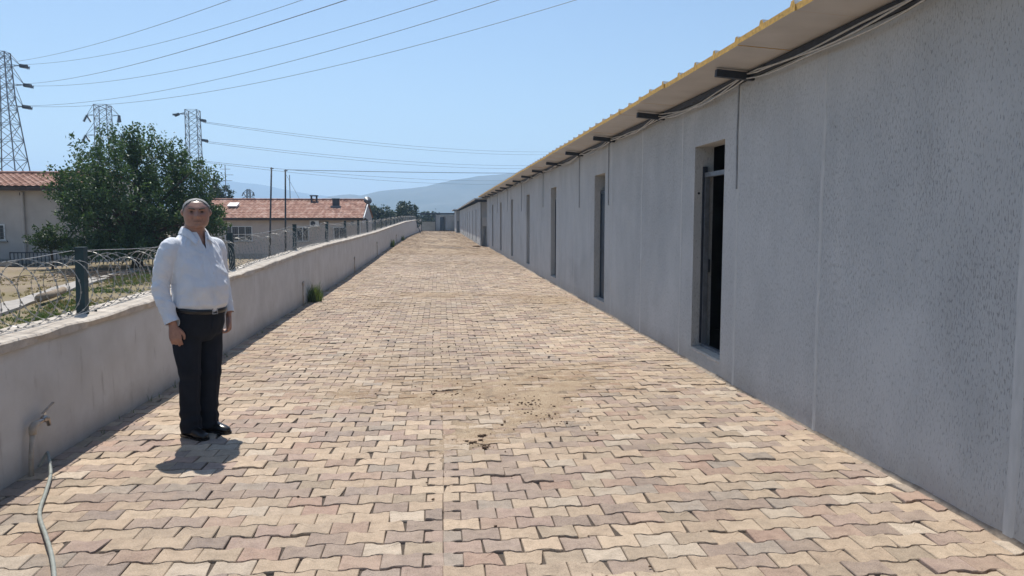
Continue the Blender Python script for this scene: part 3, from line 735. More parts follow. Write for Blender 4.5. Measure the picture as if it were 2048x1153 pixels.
# ------------------------------------------------------------------ buildings farther along
def second_building():
    root = thing('annex_building', 'second grey building standing forward beyond the long one', 'building')
    xa, ya, yb, h = 2.50, 46.95, 96.0, 2.79
    doors = [52.6 + 5.55 * k for k in range(8)]
    mb = MB(); y = ya
    for d in doors:
        mb.box(xa, xa + .22, y, d - .45, -.2, h); mb.box(xa, xa + .22, d - .45, d + .45, 2.35, h); mb.box(xa, xa + .22, d - .45, d + .45, -.2, .12); y = d + .45
    mb.box(xa, xa + .22, y, yb, -.2, h); mb.box(xa + .22, xa + 4, ya, ya + .22, -.2, h); mb.build('wall', 'plaster_dash', root)
    MB().box(xa + .22, xa + 4, yb - .2, yb, -.2, h).box(xa + 3.8, xa + 4, ya + .22, yb - .2, -.2, h).box(xa + .22, xa + 3.8, ya + .22, yb - .2, -.1, .1).build('interior_walls', 'interior', root)
    for d in doors:
        lf = MB().box(xa + .12, xa + .16, d - .44, d + .44, .13, 2.1).build('door_leaf', 'door_metal', root)
        MB().bar((xa + .12, d + .3, 1.1), (xa + .06, d + .3, 1.1), .02).build('handle', 'frame_steel', lf)
    r = MB(); r.box(xa - .38, xa + 4.2, ya - .35, yb + .3, h + .115, h + .165)
    for k in range(int((yb - ya) / .5)): r.box(xa - .38, xa + 4.2, ya - .3 + k * .5, ya - .24 + k * .5, h + .166, h + .195)
    r.build('roof', 'panel_white', root)
    MB().box(xa - .34, xa + 4.2, ya - .345, ya - .28, h - .05, h + .11).build('fascia_beam', 'steel_dark', root)
    for k in range(18): MB().box(xa - .30, xa + .5, ya + 1.4 + 2.78 * k, ya + 1.46 + 2.78 * k, h + .03, h + .112).build('roof_beam', 'steel_dark', root)
    # electrical cabinet on the end wall with its cables
    b = MB().box(xa + .13, xa + .5, ya - .20, ya - .005, 1.25, 1.80).build('meter_cabinet', 'panel_white', root)
    for x in (.22, .30): MB().tube([(xa + x, ya - .06, 1.25), (xa + x + .02, ya - .08, .8), (xa + x - .06, ya - .06, .35), (xa + x - .09, ya - .05, .0)], .016, 6).build('cable', 'steel_dark', root)
    MB().tube([(xa + .04, ya - .04, 2.7), (xa + .04, ya - .04, .3)], .03, 6).build('downpipe', 'conduit_grey', root)
    # third block, further forward again
    t = thing('end_block', 'short grey block at the far end, in front of the annex row', 'building')
    xb, yc = 2.06, 96.35
    MB().box(xb, 6.5, yc, yc + 12.3, -.2, 2.85).build('wall', 'plaster_dash', t)
    MB().box(xb - .38, 6.7, yc - .4, yc + 12.4, 2.88, 3.0).build('roof', 'panel_white', t)
    MB().box(xb - .36, 6.6, yc - .38, yc - .3, 2.78, 2.879).build('fascia_beam', 'steel_dark', t)
    lf = MB().box(xb + .10, xb + .34, yc - .05, yc - .005, .1, 1.5).build('panel_door', 'frame_steel', t)
    # cross building closing the lane
    c = thing('cross_building', 'low grey building with open bay closing the far end of the lane', 'building')
    ye = YEND + .3
    m = MB(); m.box(-.60, -.02, ye, ye + .22, -.2, 2.35); m.box(-.02, .80, ye, ye + .22, 2.05, 2.35); m.box(.80, 6, ye, ye + .22, -.2, 2.35); m.build('wall', 'plaster_dash', c)
    MB().box(-.60, -.40, ye + .22, ye + 4, -.2, 2.35).box(-3.0, 6, ye + 4, ye + 4.2, -.2, 1.35).box(.0, 6, ye + 4, ye + 4.2, 1.35, 2.35).build('back_wall', 'render_white', c)
    MB().box(-.4, 6, ye + .22, ye + 4, .0, .08).build('floor_slab', 'concrete', c)
    MB().box(-3.15, 6.2, ye - .35, ye + 4.4, 2.50, 2.63).build('roof', 'steel_dark', c)
    MB().box(-2.95, 6.0, ye - .1, ye + .1, 2.38, 2.499).build('eave_beam', 'steel_dark', c)
    MB().box(-2.9, -.62, ye + .0, ye + .08, 2.02, 2.12).build('bay_beam', 'steel_dark', c)
    for x in (-2.88, -2.68, -.70): MB().box(x, x + .08, ye - .09, ye - .01, -.1, 2.38).build('bay_post', 'steel_dark', c)
    lf = MB().box(.0, .58, ye + .10, ye + .14, 0, 2.04).build('door_leaf', 'door_metal', c); MB().box(.5, .54, ye + .05, ye + .1, 1.0, 1.1).build('handle', 'frame_steel', lf)
    MB().box(.64, .70, ye - .03, ye + .2, 0, 2.04).build('door_frame', 'frame_steel', c)
    # rubble against the end wall
    for k, (x, y, r) in enumerate(((.05, ye - .5, .18), (.35, ye - .7, .14), (.9, ye - .4, .2), (1.25, ye - .6, .16), (1.7, ye - .4, .15), (1.9, ye - .7, .12))):
        m = MB(); m.blob((0, 0, 0), (r * 1.3, r, r * .7), 8, 5, .25); o = m.build('rubble_lump', 'rubble'); o.location = (x, y, r * .4)
        tag(o, f'brown lump of rubble at the far building wall, {ORD[k]} from the left', 'rubble', 'rubble at the far wall')
    m = MB(); m.blob((0, 0, 0), (.22, .14, .09), 8, 5, .2); o = m.build('stone_lump', 'dung'); o.location = (2.15, 44.6, .05); tag(o, 'dark stone lying by the annex corner', 'stone')
second_building()

# ------------------------------------------------------------------ foliage helpers
def leaf_cloud(name, mat, shoots, size, parent, per=60, spread=.11):
    """shoots: list of (base, tip) ; leaves around each line"""
    Vs, Rn = [], []
    B = np.array([s[0] for s in shoots], float); T = np.array([s[1] for s in shoots], float)
    n = len(B) * per
    idx = np.repeat(np.arange(len(B)), per); t = rng.random(n)
    d = T - B; ln = np.linalg.norm(d, axis=1)
    c = B[idx] + d[idx] * t[:, None] + rng.normal(0, 1, (n, 3)) * (spread * (1.15 - .75 * t))[:, None]
    ax = rng.normal(0, 1, (n, 3)); ax[:, 2] -= .3; ax /= np.linalg.norm(ax, axis=1)[:, None]
    nm = rng.normal(0, 1, (n, 3)); nm[:, 2] += .6; w = np.cross(ax, nm); w /= np.linalg.norm(w, axis=1)[:, None] + 1e-9
    l = size * rng.uniform(.6, 1.25, n)[:, None]
    up = np.cross(w, ax) * l * .12
    V = np.stack([c - ax * l * .5, c + w * l * .27 + up, c + ax * l * .55, c - w * l * .27 + up], 1).reshape(-1, 3)
    q = np.arange(n * 4).reshape(n, 4)
    me = npmesh(name, V, q, mat)
    at = me.attributes.new('Rnd', 'FLOAT', 'POINT')
    clump = rng.random(len(B))
    at.data.foreach_set('value', np.repeat(np.clip(.55 * clump[idx] + .45 * rng.random(n), 0, 1), 4).astype(np.float32))
    o = link(name, me, parent); return o
def crown_shoots(c, r, n, ln, upbias=.4, shell=.35):
    out = []
    for k in range(n):
        v = Vector((random.gauss(0, 1), random.gauss(0, 1), random.gauss(0, 1))).normalized(); q = random.uniform(shell, 1) ** .6
        lob = 1 + .16 * math.sin(3 * math.atan2(v.y, v.x) + 1.3) + .12 * math.sin(5 * v.z + 4 * v.x)
        p = Vector((c[0] + v.x * r[0] * q * lob, c[1] + v.y * r[1] * q * lob, c[2] + v.z * r[2] * q * (lob if v.z > 0 else 1)))
        d = (Vector((v.x, v.y, v.z * .6 + upbias + (.5 if v.z > .4 else 0))) + Vector((random.gauss(0, .35), random.gauss(0, .35), random.gauss(0, .35)))).normalized()
        L_ = ln * random.uniform(.5, 1.2); out.append((p - d * L_ * .4, p + d * L_ * .6))
    return out
def tree_trunk(root, base_h, r, tips, mat='bark', n=10):
    m = MB(); m.tube([(0, 0, -.15), (.03, .02, base_h * .4), (-.02, .05, base_h), (0, 0, base_h * 1.5)], [r * 1.25, r, r * .85, r * .6], 10); m.build('trunk', mat, root, True)
    b = MB()
    for t in random.sample(tips, min(n, len(tips))):
        p = Vector(t[0]); a = Vector((0, 0, base_h * random.uniform(.7, 1.3)))
        mid = a.lerp(p, .5) + Vector((random.gauss(0, .1), random.gauss(0, .1), .15)); b.tube([a, mid, p], [r * .45, r * .3, r * .1], 6)
    b.build('limbs', mat, root, True)

# ------------------------------------------------------------------ yard behind the wall
def big_tree():
    g = float(yard(-9.6, 25.2)); t = thing('broadleaf_tree', 'large dark green bushy tree in the yard behind the man', 'tree', (-9.75, 25.2, g))
    sh = crown_shoots((.12, 0, 2.1), (2.25, 2.1, 1.68), 500, .62, .35, .32)
    # shoots sticking out on top
    for k in range(60):
        a = random.uniform(0, 6.28); q = random.uniform(0, 1.7); x = q * math.cos(a); y = q * math.sin(a) * .9
        z = 2.1 + 1.62 * math.sqrt(max(0, 1 - (q / 2.3) ** 2)); h = random.uniform(.4, 1.0)
        sh.append(((x, y, z - .25), (x + random.gauss(0, .12), y, z + h)))
    for k in range(80):          # trailing side branches on the left and right
        s = random.choice((-1, 1, 1)); z = random.uniform(1.7, 2.9) if s < 0 else random.uniform(1.0, 3.2); x = s * (1.95 + .25 * math.sin(z * 2)) + .1; sh.append(((x, random.uniform(-.9, .6), z), (x + s * random.uniform(.3, .85), random.uniform(-.9, .6), z + random.uniform(-.2, .45))))
    for k in range(70):
        a = random.uniform(0, 6.28); q = random.uniform(.8, 2.0); sh.append(((q * math.cos(a), q * math.sin(a), random.uniform(.5, 1.0)), (q * 1.15 * math.cos(a), q * 1.15 * math.sin(a), random.uniform(.35, .8))))
    leaf_cloud('crown', 'leaf_tree', sh, .105, t, 66, .125)
    tree_trunk(t, .9, .16, sh, n=40)
    # small leafy tree by the house wall
    g = float(yard(-12.4, 25)); t = thing('young_tree', 'small light green tree with thin trunk by the house wall', 'tree', (-12.25, 25.0, g))
    sh = crown_shoots((0, 0, .92), (.55, .5, .36), 60, .34, .35, .2)
    sh += [((-.5, 0, .9), (-.82, -.05, 1.05)), ((.45, 0, 1.0), (.68, 0, .8)), ((.2, 0, 1.1), (.28, 0, 1.48)), ((-.35, 0, 1.1), (-.5, 0, 1.4))]
    leaf_cloud('crown', 'leaf_bush', sh, .085, t, 40, .07); tree_trunk(t, .5, .035, sh, n=8)
def far_trees():
    specs = [((-6.9, 85), 1.5, 3.55, 'rounded dark green tree beyond the tiled house, left of the pair', 1.2), ((-3.85, 88), 1.35, 3.75, 'rounded dark green tree just left of the far open bay', 1.2),
             ((-5.4, 92), 1.0, 2.7, 'lower green shrubby tree between the two rounded far trees', 1.0), ((-9.0, 80), .9, 2.4, 'low green tree right of the satellite dish house corner', 1.0),
             ((-19.8, 70), 1.15, 4.9, 'dark round tree top rising behind the tiled roof', 1.0), ((-1.7, 121), 1.9, 2.9, 'green tree seen through the far open bay', 1.2)]
    for (x, y), r, h, lab, k in specs:
        g = -1.0; t = thing('far_tree', lab, 'tree', (x, y, g), 0, 'trees far behind the yard')
        zc = (h + 1.0) * .58; rz = (h + 1.0) * .42
        sh = crown_shoots((0, 0, zc), (r, r, rz), 230, .5, .3, .1); leaf_cloud('crown', 'leaf_far', sh, .24, t, 34, .18); tree_trunk(t, zc * .5, .12, sh, n=8)
    for i, (x, y, r, h) in enumerate(((-7.5, 66, 1.1, 1.1), (-5.6, 70, 1.0, 1.1), (-4.4, 76, .9, 1.2))):
        g = -.95; t = thing('hedge_bush', ('left', 'middle', 'right')[i] + ' green bush of the three behind the far fence posts', 'bush', (x, y, g), 0, 'bushes behind the fence')
        sh = crown_shoots((0, 0, h), (r, r, h * .8), 150, .4, .3, .2); leaf_cloud('foliage', 'leaf_far', sh, .18, t, 26, .13)
        MB().tube([(0, 0, -.1), (0, 0, h * .8)], [.06, .04], 6).build('stem', 'bark', t)
big_tree(); far_trees()

def grasses():
    dry, grn = [], []
    for k in range(2600):
        x = random.uniform(-12, -5.5); y = random.uniform(11, 24)
        if float(fbm(x * .5 + 7, y * .5, 3)) > .52: dry.append((x, y, float(yard(x, y)) - .01, random.uniform(.03, .08), .9, .018, 8))
    for k in range(2300):
        q = random.random(); y = 8 + 17 * q; xc = -4.9 - 1.0 * (y - 8) / 4 if y < 12 else -6.0 - .235 * (y - 12)
        x = xc + random.gauss(0, .42)
        if x < -3.2 and float(fbm(x * .9 + 2, y * .9, 3)) > .42: grn.append((x, y, float(yard(x, y)) - .01, random.uniform(.03, .09), .8, .016, 9))
    for k in range(500):
        x = random.uniform(-4.6, -3.3); y = random.uniform(7.5, 12)
        if float(fbm(x * .9 + 12, y * .9, 3)) > .5: grn.append((x, y, float(yard(x, y)) - .01, random.uniform(.04, .13), .8, .014, 9))
    o = blades('dry_grass', 'grass_dry', dry); o['kind'] = 'stuff'; o = blades('green_grass', 'grass_green', grn); o['kind'] = 'stuff'
    m = MB(); pts = np.array([(-5.9, 8.6), (-6.81, 12.25), (-7.16, 13.98), (-7.56, 15.78), (-7.8, 17.45), (-8.5, 21), (-9.06, 24.45)])
    ys = np.linspace(8.6, 24.4, 60); xs = np.interp(ys, pts[:, 1], pts[:, 0]) - .35; zs = yard(xs, ys) + .05
    m.grid(np.stack([np.stack([xs + dx, ys, zs + dz], -1) for dx, dz in ((-.24, -.12), (-.24, 0), (.24, 0), (.24, -.12))], 1)[:, ::-1])
    o = m.build('garden_path', 'concrete'); o['kind'] = 'structure'
    tag(MB().tube([(-7.05, 13.9, .27), (-7.25, 14.8, .26), (-7.5, 15.7, .26)], [.075, .07, .065], 10).build('log', 'log_wood', None, True), 'short pale log lying on the yard by the path', 'log')
    tag(MB().box(-15.6, -14.2, 26.4, 26.8, .12, .24).build('concrete_slab', 'concrete'), 'pale concrete slab in front of the left house', 'slab')
    # twig heap
    t = thing('brushwood_heap', 'heap of dry twigs on the yard behind the nearest post', 'twigs', (-8.6, 19.6, .1))
    for k in range(60):
        x, y = random.gauss(-8.6, .7), random.gauss(19.6, .7); a = random.uniform(0, 6.28); l = random.uniform(.3, .8); z = float(yard(x, y)) + random.uniform(.02, .2)
        x += 8.6; y -= 19.6; z -= .1
        MB().tube([(x - l * math.cos(a) / 2, y - l * math.sin(a) / 2, z), (x + random.gauss(0, .05), y, z + .06), (x + l * math.cos(a) / 2, y + l * math.sin(a) / 2, z)], .008, 4).build('twig', 'bark', t)
    sp = [(random.gauss(-4.3, .25), random.gauss(15.2, .6), .05, random.uniform(.25, .6), .3, .014, 8) for k in range(40)]
    tag(blades('weed', 'grass_dry', sp), 'tall dry weeds just behind the wall right of the man', 'weed')
grasses()

def tile_roof(root, x0, x1, ye, ze, yr, zr, courses):
    """front slope from the eave (ye,ze) up to the ridge (yr,zr), and a plain back slope: courses of barrel tiles"""
    per = .23; nx = int((x1 - x0) / per)
    for back in (0, 1):
        V, Q = [], []
        Y0_, Z0_ = (ye, ze) if not back else (2 * yr - ye, ze)
        sl = math.hypot(yr - ye, zr - ze); up = Vector((0, -(zr - ze) / sl * (1 if not back else -1), abs(yr - ye) / sl))
        for c in range(courses):
            for j in range(2):
                q = (c + j * 1.06) / courses; lift = .030 if j == 0 else .010
                for i in range(nx):
                    for k in range(5):
                        x = x0 + (i + k / 5) * (x1 - x0) / nx; h = lift + .026 * math.sin(math.pi * k / 5) * (1 if k else 0) + random.uniform(-.003, .003)
                        V.append((x, Y0_ + (yr - Y0_) * q + up.y * h, Z0_ + (zr - Z0_) * q + up.z * h))
        w = nx * 5
        for c in range(courses):
            o = c * 2 * w
            for i in range(w - 1): Q.append((o + i, o + i + 1, o + w + i + 1, o + w + i))
            if c: 
                for i in range(w - 1): Q.append((o - w + i, o - w + i + 1, o + i + 1, o + i))
        o = link('roof_slope', npmesh('roof_slope', V, Q, 'roof_tile'), root)
    m = MB(); 
    for i in range(int((x1 - x0) / .38)): m.tube([(x0 + i * .38, yr, zr + .03), (x0 + i * .38 + .40, yr, zr + .05)], [.10, .085], 8)
    m.build('ridge_tiles', 'roof_tile', root)
def window(root, x0, x1, y, z0, z1, panes, bars=True):
    w = MB(); fw = .05
    w.box(x0, x1, y - .03, y - .004, z0, z0 + fw); w.box(x0, x1, y - .03, y - .004, z1 - fw, z1); 
    for k in range(panes + 1):
        x = x0 + (x1 - x0 - fw) * k / panes; w.box(x, x + fw, y - .031, y - .005, z0 + fw, z1 - fw)
    f = w.build('window', 'white_frame', root)
    for k in range(panes):
        a = x0 + (x1 - x0 - fw) * k / panes + fw; b = x0 + (x1 - x0 - fw) * (k + 1) / panes
        MB().box(a, b, y - .016, y - .006, z0 + fw, z1 - fw).build('pane', 'glass_dark', f)
    MB().box(x0 - .06, x1 + .06, y - .08, y - .003, z0 - .05, z0 - .002).build('sill', 'concrete', f)
    if bars:
        g = MB()
        for k in range(int((x1 - x0) / .13)): g.tube([(x0 + .07 + k * .13, y - .07, z0 + .02), (x0 + .07 + k * .13, y - .07, z1 - .02)], .007, 5)
        for z in (z0 + .15, (z0 + z1) / 2, z1 - .15): g.bar((x0, y - .07, z), (x1, y - .07, z), .012)
        g.build('window_bars', 'frame_steel', f)
def gable_house(name, label, x0, x1, y, gzv, ze, yr, zr, wm, over=.35):
    t = thing(name, label, 'house')
    yb = 2 * yr - y
    m = MB(); m.box(x0, x1, y, yb, gzv - .3, ze - .05)
    m.build('wall', wm, t)
    zt = zr - .12
    for x in (x0, x1 - .2): MB().add([(x, y, ze - .049), (x + .2, y, ze - .049), (x, yb, ze - .049), (x + .2, yb, ze - .049), (x, yr, zt), (x + .2, yr, zt)], [(0, 2, 4), (1, 5, 3), (0, 4, 5, 1), (2, 3, 5, 4)]).build('gable', wm, t)
    sl = (zr - ze) / (yr - y)
    tile_roof(t, x0 - .3, x1 + .12, y - over, ze - sl * over + .02, yr, zr, 11)
    s = MB(); s.box(x0 - .3, x1 + .3, y - over + .02, y - .002, ze - sl * over - .10, ze - sl * over - .03); s.box(x0 - .31, x1 + .31, y - over - .03, y - over + .018, ze - sl * over - .11, ze - sl * over + .03); s.build('eave', 'gutter_brown', t)
    return t
def houses():
    h = gable_house('tiled_house', 'cream house with red tiled roof at the left edge, behind the large tree', -22, -12.75, 28, .1, 2.83, 31.4, 3.42, 'house_wall')
    MB().tube([(-14.55, 27.93, 2.62), (-14.55, 27.93, .1)], .05, 8).build('downpipe', 'house_wall', h)
    MB().box(-14.62, -14.52, 27.9, 27.999, 2.5, 2.6).build('bracket', 'gutter_brown', h)
    window(h, -16.2, -15.2, 28, .92, 1.50, 2)
    MB().box(-22, -12.76, 27.93, 27.996, -.2, .28).build('plinth', 'concrete', h)
    b = MB().box(-15.9, -14.72, 26.6, 26.64, .1, .82).build('garden_gate', 'steel_dark'); tag(b, 'dark panel gate in front of the left house window', 'gate')
    # low railing in front of that house
    t = thing('garden_railing', 'low dark railing in front of the left house wall', 'railing')
    MB().box(-14.5, -9.5, 26.85, 26.88, .52, .56).build('rail', 'steel_dark', t)
    for k in range(40): MB().box(-14.5 + k * .125, -14.475 + k * .125, 26.855, 26.875, .05, .519).build('baluster', 'steel_dark', t)
    h = gable_house('tiled_bungalow', 'pinkish bungalow with red tiled roof and barred windows, behind the razor wire', -16.5, -4.88, 48, -.75, 1.83, 51.5, 2.93, 'house_wall_two')
    window(h, -13.25, -11.6, 48, .32, 1.26, 4); window(h, -8.95, -8.15, 48, .30, 1.2, 2); window(h, -6.65, -5.95, 48, .30, 1.2, 2)
    a = MB().box(-8.05, -7.5, 47.72, 47.99, 1.22, 1.62).build('air_conditioner', 'white_frame', h); MB().tube([(-7.86, 47.715, 1.42), (-7.86, 47.70, 1.42)], .15, 16).build('fan_grille', 'chimney_dark', a)
    MB().box(-5.55, -5.40, 47.95, 47.999, 1.3, 1.55).build('meter_box', 'frame_steel', h)
    MB().box(-16.5, -4.87, 47.92, 47.996, -1.0, -.45).build('plinth', 'concrete', h)
    MB().tube([(-4.98, 47.93, 1.7), (-4.98, 47.93, -.7)], .04, 6).build('downpipe', 'white_frame', h)
    c = MB(); 
    for sx in (-1, 1):
        for sy in (-1, 1): c.box(-8.32 + sx * .17 - .035, -8.32 + sx * .17 + .035, 51.2 + sy * .12 - .03, 51.2 + sy * .12 + .03, 2.8, 3.2)
    c.box(-8.57, -8.07, 51.0, 51.4, 3.2, 3.27); c.build('chimney', 'chimney_dark', h)
    MB().box(-6.95, -6.52, 49.9, 50.2, 2.3, 2.98).box(-6.98, -6.49, 49.87, 50.23, 2.981, 3.03).build('chimney', 'chimney_dark', h)
    MB().box(-7.05, -6.42, 49.75, 50.3, 2.30, 2.56).build('chimney_base', 'frame_steel', h)
    sk = MB(); sk.add([(-13.5, 49.6, 2.46), (-12.9, 49.6, 2.46), (-12.9, 50.3, 2.68), (-13.5, 50.3, 2.68), (-13.5, 49.57, 2.54), (-12.9, 49.57, 2.54), (-12.9, 50.27, 2.76), (-13.5, 50.27, 2.76)], [(0, 3, 2, 1), (4, 5, 6, 7), (0, 1, 5, 4), (1, 2, 6, 5), (2, 3, 7, 6), (3, 0, 4, 7)]); sk.build('skylight', 'white_frame', h)
    # verge board
    MB().bar((-4.73, 47.6, 1.74), (-4.73, 51.4, 2.96), .04, .12).build('verge_board', 'white_frame', h)
    t = thing('satellite_dish', 'grey satellite dish on the right gable of the bungalow', 'satellite dish', (-4.78, 49.6, 2.45))
    MB().tube([(-.06, .1, -.2), (0, 0, .1), (.1, -.08, .35)], .025, 6).build('mast', 'frame_steel', t)
    rg = []; dn = Vector((.35, -.85, .42)).normalized(); du = dn.cross(Vector((0, 0, 1))).normalized(); dv = du.cross(dn)
    for k in range(6):
        q = k / 5; rg.append([Vector((.12, -.12, .42)) + dn * .07 * q * q + (du * math.cos(a) + dv * math.sin(a)) * .27 * max(q, .02) for a in [2 * math.pi * i / 18 for i in range(18)]])
    MB().rings(rg).build('dish', 'frame_steel', t, True); MB().tube([(.12, -.12, .2), (.40, -.38, .40)], .015, 5).build('feed_arm', 'frame_steel', t)
houses()

def poles():
    for lab, x, y, top, lean in (('tall thin dark pole in the yard, left of the two', -8.30, 38, 4.2, .12), ('tall thin dark pole in the yard, right of the two, with a wire', -7.58, 38, 4.09, .06)):
        t = thing('wire_pole', lab, 'pole', (x, y, -.6)); MB().tube([(-lean, 0, -.2), (lean, 0, top + .6)], [.05, .038], 8).build('shaft', 'chimney_dark', t, True)
        MB().bar((lean - .06, 0, top + .55), (lean + .1, 0, top + .55), .04).build('bracket', 'chimney_dark', t)
    pts = [(-7.52 + (24 + 7.5) * q, 38 + 10 * q, 4.09 + .9 * q - 4 * .22 * q * (1 - q)) for q in np.linspace(0, 1, 20)]
    tag(MB().tube(pts, .014, 5).build('overhead_wire', 'wire'), 'single level wire running right from the right yard pole', 'wire')
    t = thing('tv_antenna', 'thin television antenna mast behind the bungalow roof beside the tree', 'antenna', (-15.02, 55, -.8))
    MB().tube([(0, 0, 0), (0, 0, 6.3)], .025, 6).build('mast', 'wire', t)
    m = MB()
    for z, w in ((6.0, .35), (5.6, .55), (5.2, .45)): m.bar((-w, 0, z), (w, 0, z), .025)
    m.build('elements', 'wire', t)
    t = thing('guyed_mast', 'very thin guyed mast behind the right yard pole', 'mast', (-11.57, 60, -1)); MB().tube([(0, 0, 0), (0, 0, 6.1)], .03, 6).build('shaft', 'wire', t); MB().tube([(-.3, 0, 6.2), (1.6, -2, 3.2)], .015, 4).build('guy_wire', 'wire', t)
poles()

# ------------------------------------------------------------------ pylons and lines
def pylon(name, label, x, y, H0, prof, arms, rot=0, k=.11, zb=-2.2, ins='hang'):
    """prof: list of (z, halfwidth); arms: list of (z, left reach, right reach, up)"""
    t = thing(name, label, 'pylon', (x, y, zb), rot, 'power line pylons')
    zs = [p[0] for p in prof]; hw = [p[1] for p in prof]
    W = lambda z: float(np.interp(z, zs, hw))
    for sx in (-1, 1):
        for sy in (-1, 1):
            m = MB()
            for (z0, w0), (z1, w1) in zip(prof[:-1], prof[1:]): m.bar((sx * w0, sy * w0, z0), (sx * w1, sy * w1, z1), k * 1.35)
            m.build('leg', 'lattice', t)
    m = MB(); z = 0.0
    while z < H0 - .2:
        w = W(z); z1 = min(H0, z + max(1.1, w * 1.5)); w1 = W(z1)
        for s in (-1, 1):
            m.bar((-w, s * w, z), (w1, s * w1, z1), k * .7); m.bar((w, s * w, z), (-w1, s * w1, z1), k * .7)
            m.bar((s * w, -w, z), (s * w1, w1, z1), k * .7); m.bar((s * w, w, z), (s * w1, -w1, z1), k * .7)
            m.bar((-w1, s * w1, z1), (w1, s * w1, z1), k * .6); m.bar((s * w1, -w1, z1), (s * w1, w1, z1), k * .6)
        z = z1
    m.build('bracing', 'lattice', t)
    for (za, lr, rr, up) in arms:
        w = W(za)
        for s, reach in ((-1, lr), (1, rr)):
            if not reach: continue
            a = MB(); tip = (s * reach, 0, za)
            for sy in (-1, 1):
                a.bar((s * w, sy * w, za), tip, k * .8); a.bar((s * w, sy * w, za + up), tip, k * .7)
            a.bar((s * (w + reach) / 2, -w / 2, za), (s * (w + reach) / 2, w / 2, za), k * .5)
            ar = a.build('crossarm', 'lattice', t)
            q = MB()
            def ins_at(p, d, l):
                p = Vector(p); d = Vector(d).normalized(); pts = [p + d * l * i / 12 for i in range(13)]; q.tube(pts, [.07 if i % 2 else .26 for i in range(13)], 8)
            if ins == 'hang':
                for dy, dx in ((-.5, .25 * s), (.5, -.35 * s)): ins_at((s * reach, 0, za - .08), (dx, dy * .8, -.85), 1.3)
            else: ins_at((s * reach, 0, za - .03), (s * .9, -.3, -.14), 1.0); ins_at((s * reach, 0, za - .03), (s * .7, .6, -.14), 1.0)
            q.build('insulator', 'insulator', ar)
    return t
def power():
    ZB = 2.2
    pylon('lattice_pylon', 'tall lattice pylon cut by the left edge above the tiled house', -56.2, 105, 25.4,
          [(0, 3.3), (9.5, 1.85), (19.5, .92), (25.4, .72)], [(23.75, 2.4, 2.25, 1.5), (21.3, 2.8, 2.6, 2.4), (18.55, 2.5, 2.3, 2.6)], 0, .085, ins='strain')
    pylon('lattice_pylon', 'lattice pylon with three arm tiers behind the big tree', -62.9, 150, 25.3,
          [(0, 3.0), (8, 1.9), (15, 1.25), (25.3, 1.1)], [(23.4, 2.9, 2.9, 1.9), (19.7, 3.3, 3.3, 2.2), (16.0, 2.7, 2.7, 2.2)], 0, .085)
    pylon('lattice_pylon', 'narrow straight pylon right of the big tree top', -43.5, 140, 23.2,
          [(0, 2.2), (10, 1.2), (16, 1.05), (23.2, 1.0)], [(21.5, 0, 1.3, .4), (19.4 + ZB - .25, 0, 0, .4), (18.0, 0, 1.5, .4), (22.5, 2.4, 0, .2)], 0, .085, ins='strain')
    pylon('lattice_pylon', 'tiny far pylon above the bungalow roof left part', -63.7, 260, 14, [(0, 1.2), (14, .45)], [(13, 1.6, 1.6, .8), (11, 2.0, 2.0, .8), (9, 1.6, 1.6, .8)], 0, .16)
    fits = [((-54.33, 105, 22.08), (51.47, -30, 15.59), 3.47), ((-53.99, 105, 21.65), (70.87, -30, 30.85), 8.08), ((-53.57, 105, 19.24), (39.85, -30, 8.33), 2.55),
            ((-53.59, 105, 18.99), (66.74, -30, 24.54), 7.23), ((-53.98, 105, 16.43), (73.83, -30, 27.62), 7.3), ((-53.98, 105, 16.37), (88.17, -30, 35.67), 10.17)]
    for i, (a, b, s) in enumerate(fits):
        a, b = Vector(a), Vector(b); pts = []
        for q in np.linspace(0, .93, 60):
            p = a.lerp(b, q); p.z -= 4 * s * q * (1 - q); pts.append(p)
        tag(MB().tube(pts, .019, 5).build('power_line', 'wire'), f'power line from the left edge pylon, {ORD[i]} from the top', 'power line', 'power lines overhead')
    k = 0
    for A, B, s in (((-42.0, 140, 19.05), (60, 280, 27.8), 2.6), ((-41.9, 140.6, 18.9), (61, 281, 27.2), 3.0), ((-41.7, 140, 15.6), (60, 280, 23.2), 2.6), ((-41.6, 140.6, 15.4), (61, 281, 22.6), 3.0),
                    ((-41.9, 140, 12.1), (60, 280, 18.4), 2.8), ((-41.8, 140.6, 11.9), (60, 281, 17.9), 3.4)):
        a, b = Vector(A), Vector(B); pts = []
        for q in np.linspace(0, 1, 40):
            p = a.lerp(b, q); p.z -= 4 * s * q * (1 - q); pts.append(p)
        tag(MB().tube(pts, .030, 5).build('power_line', 'wire'), f'power line running right from the narrow pylon, {ORD[k]} from the top', 'power line', 'power lines of the narrow pylon'); k += 1
power()

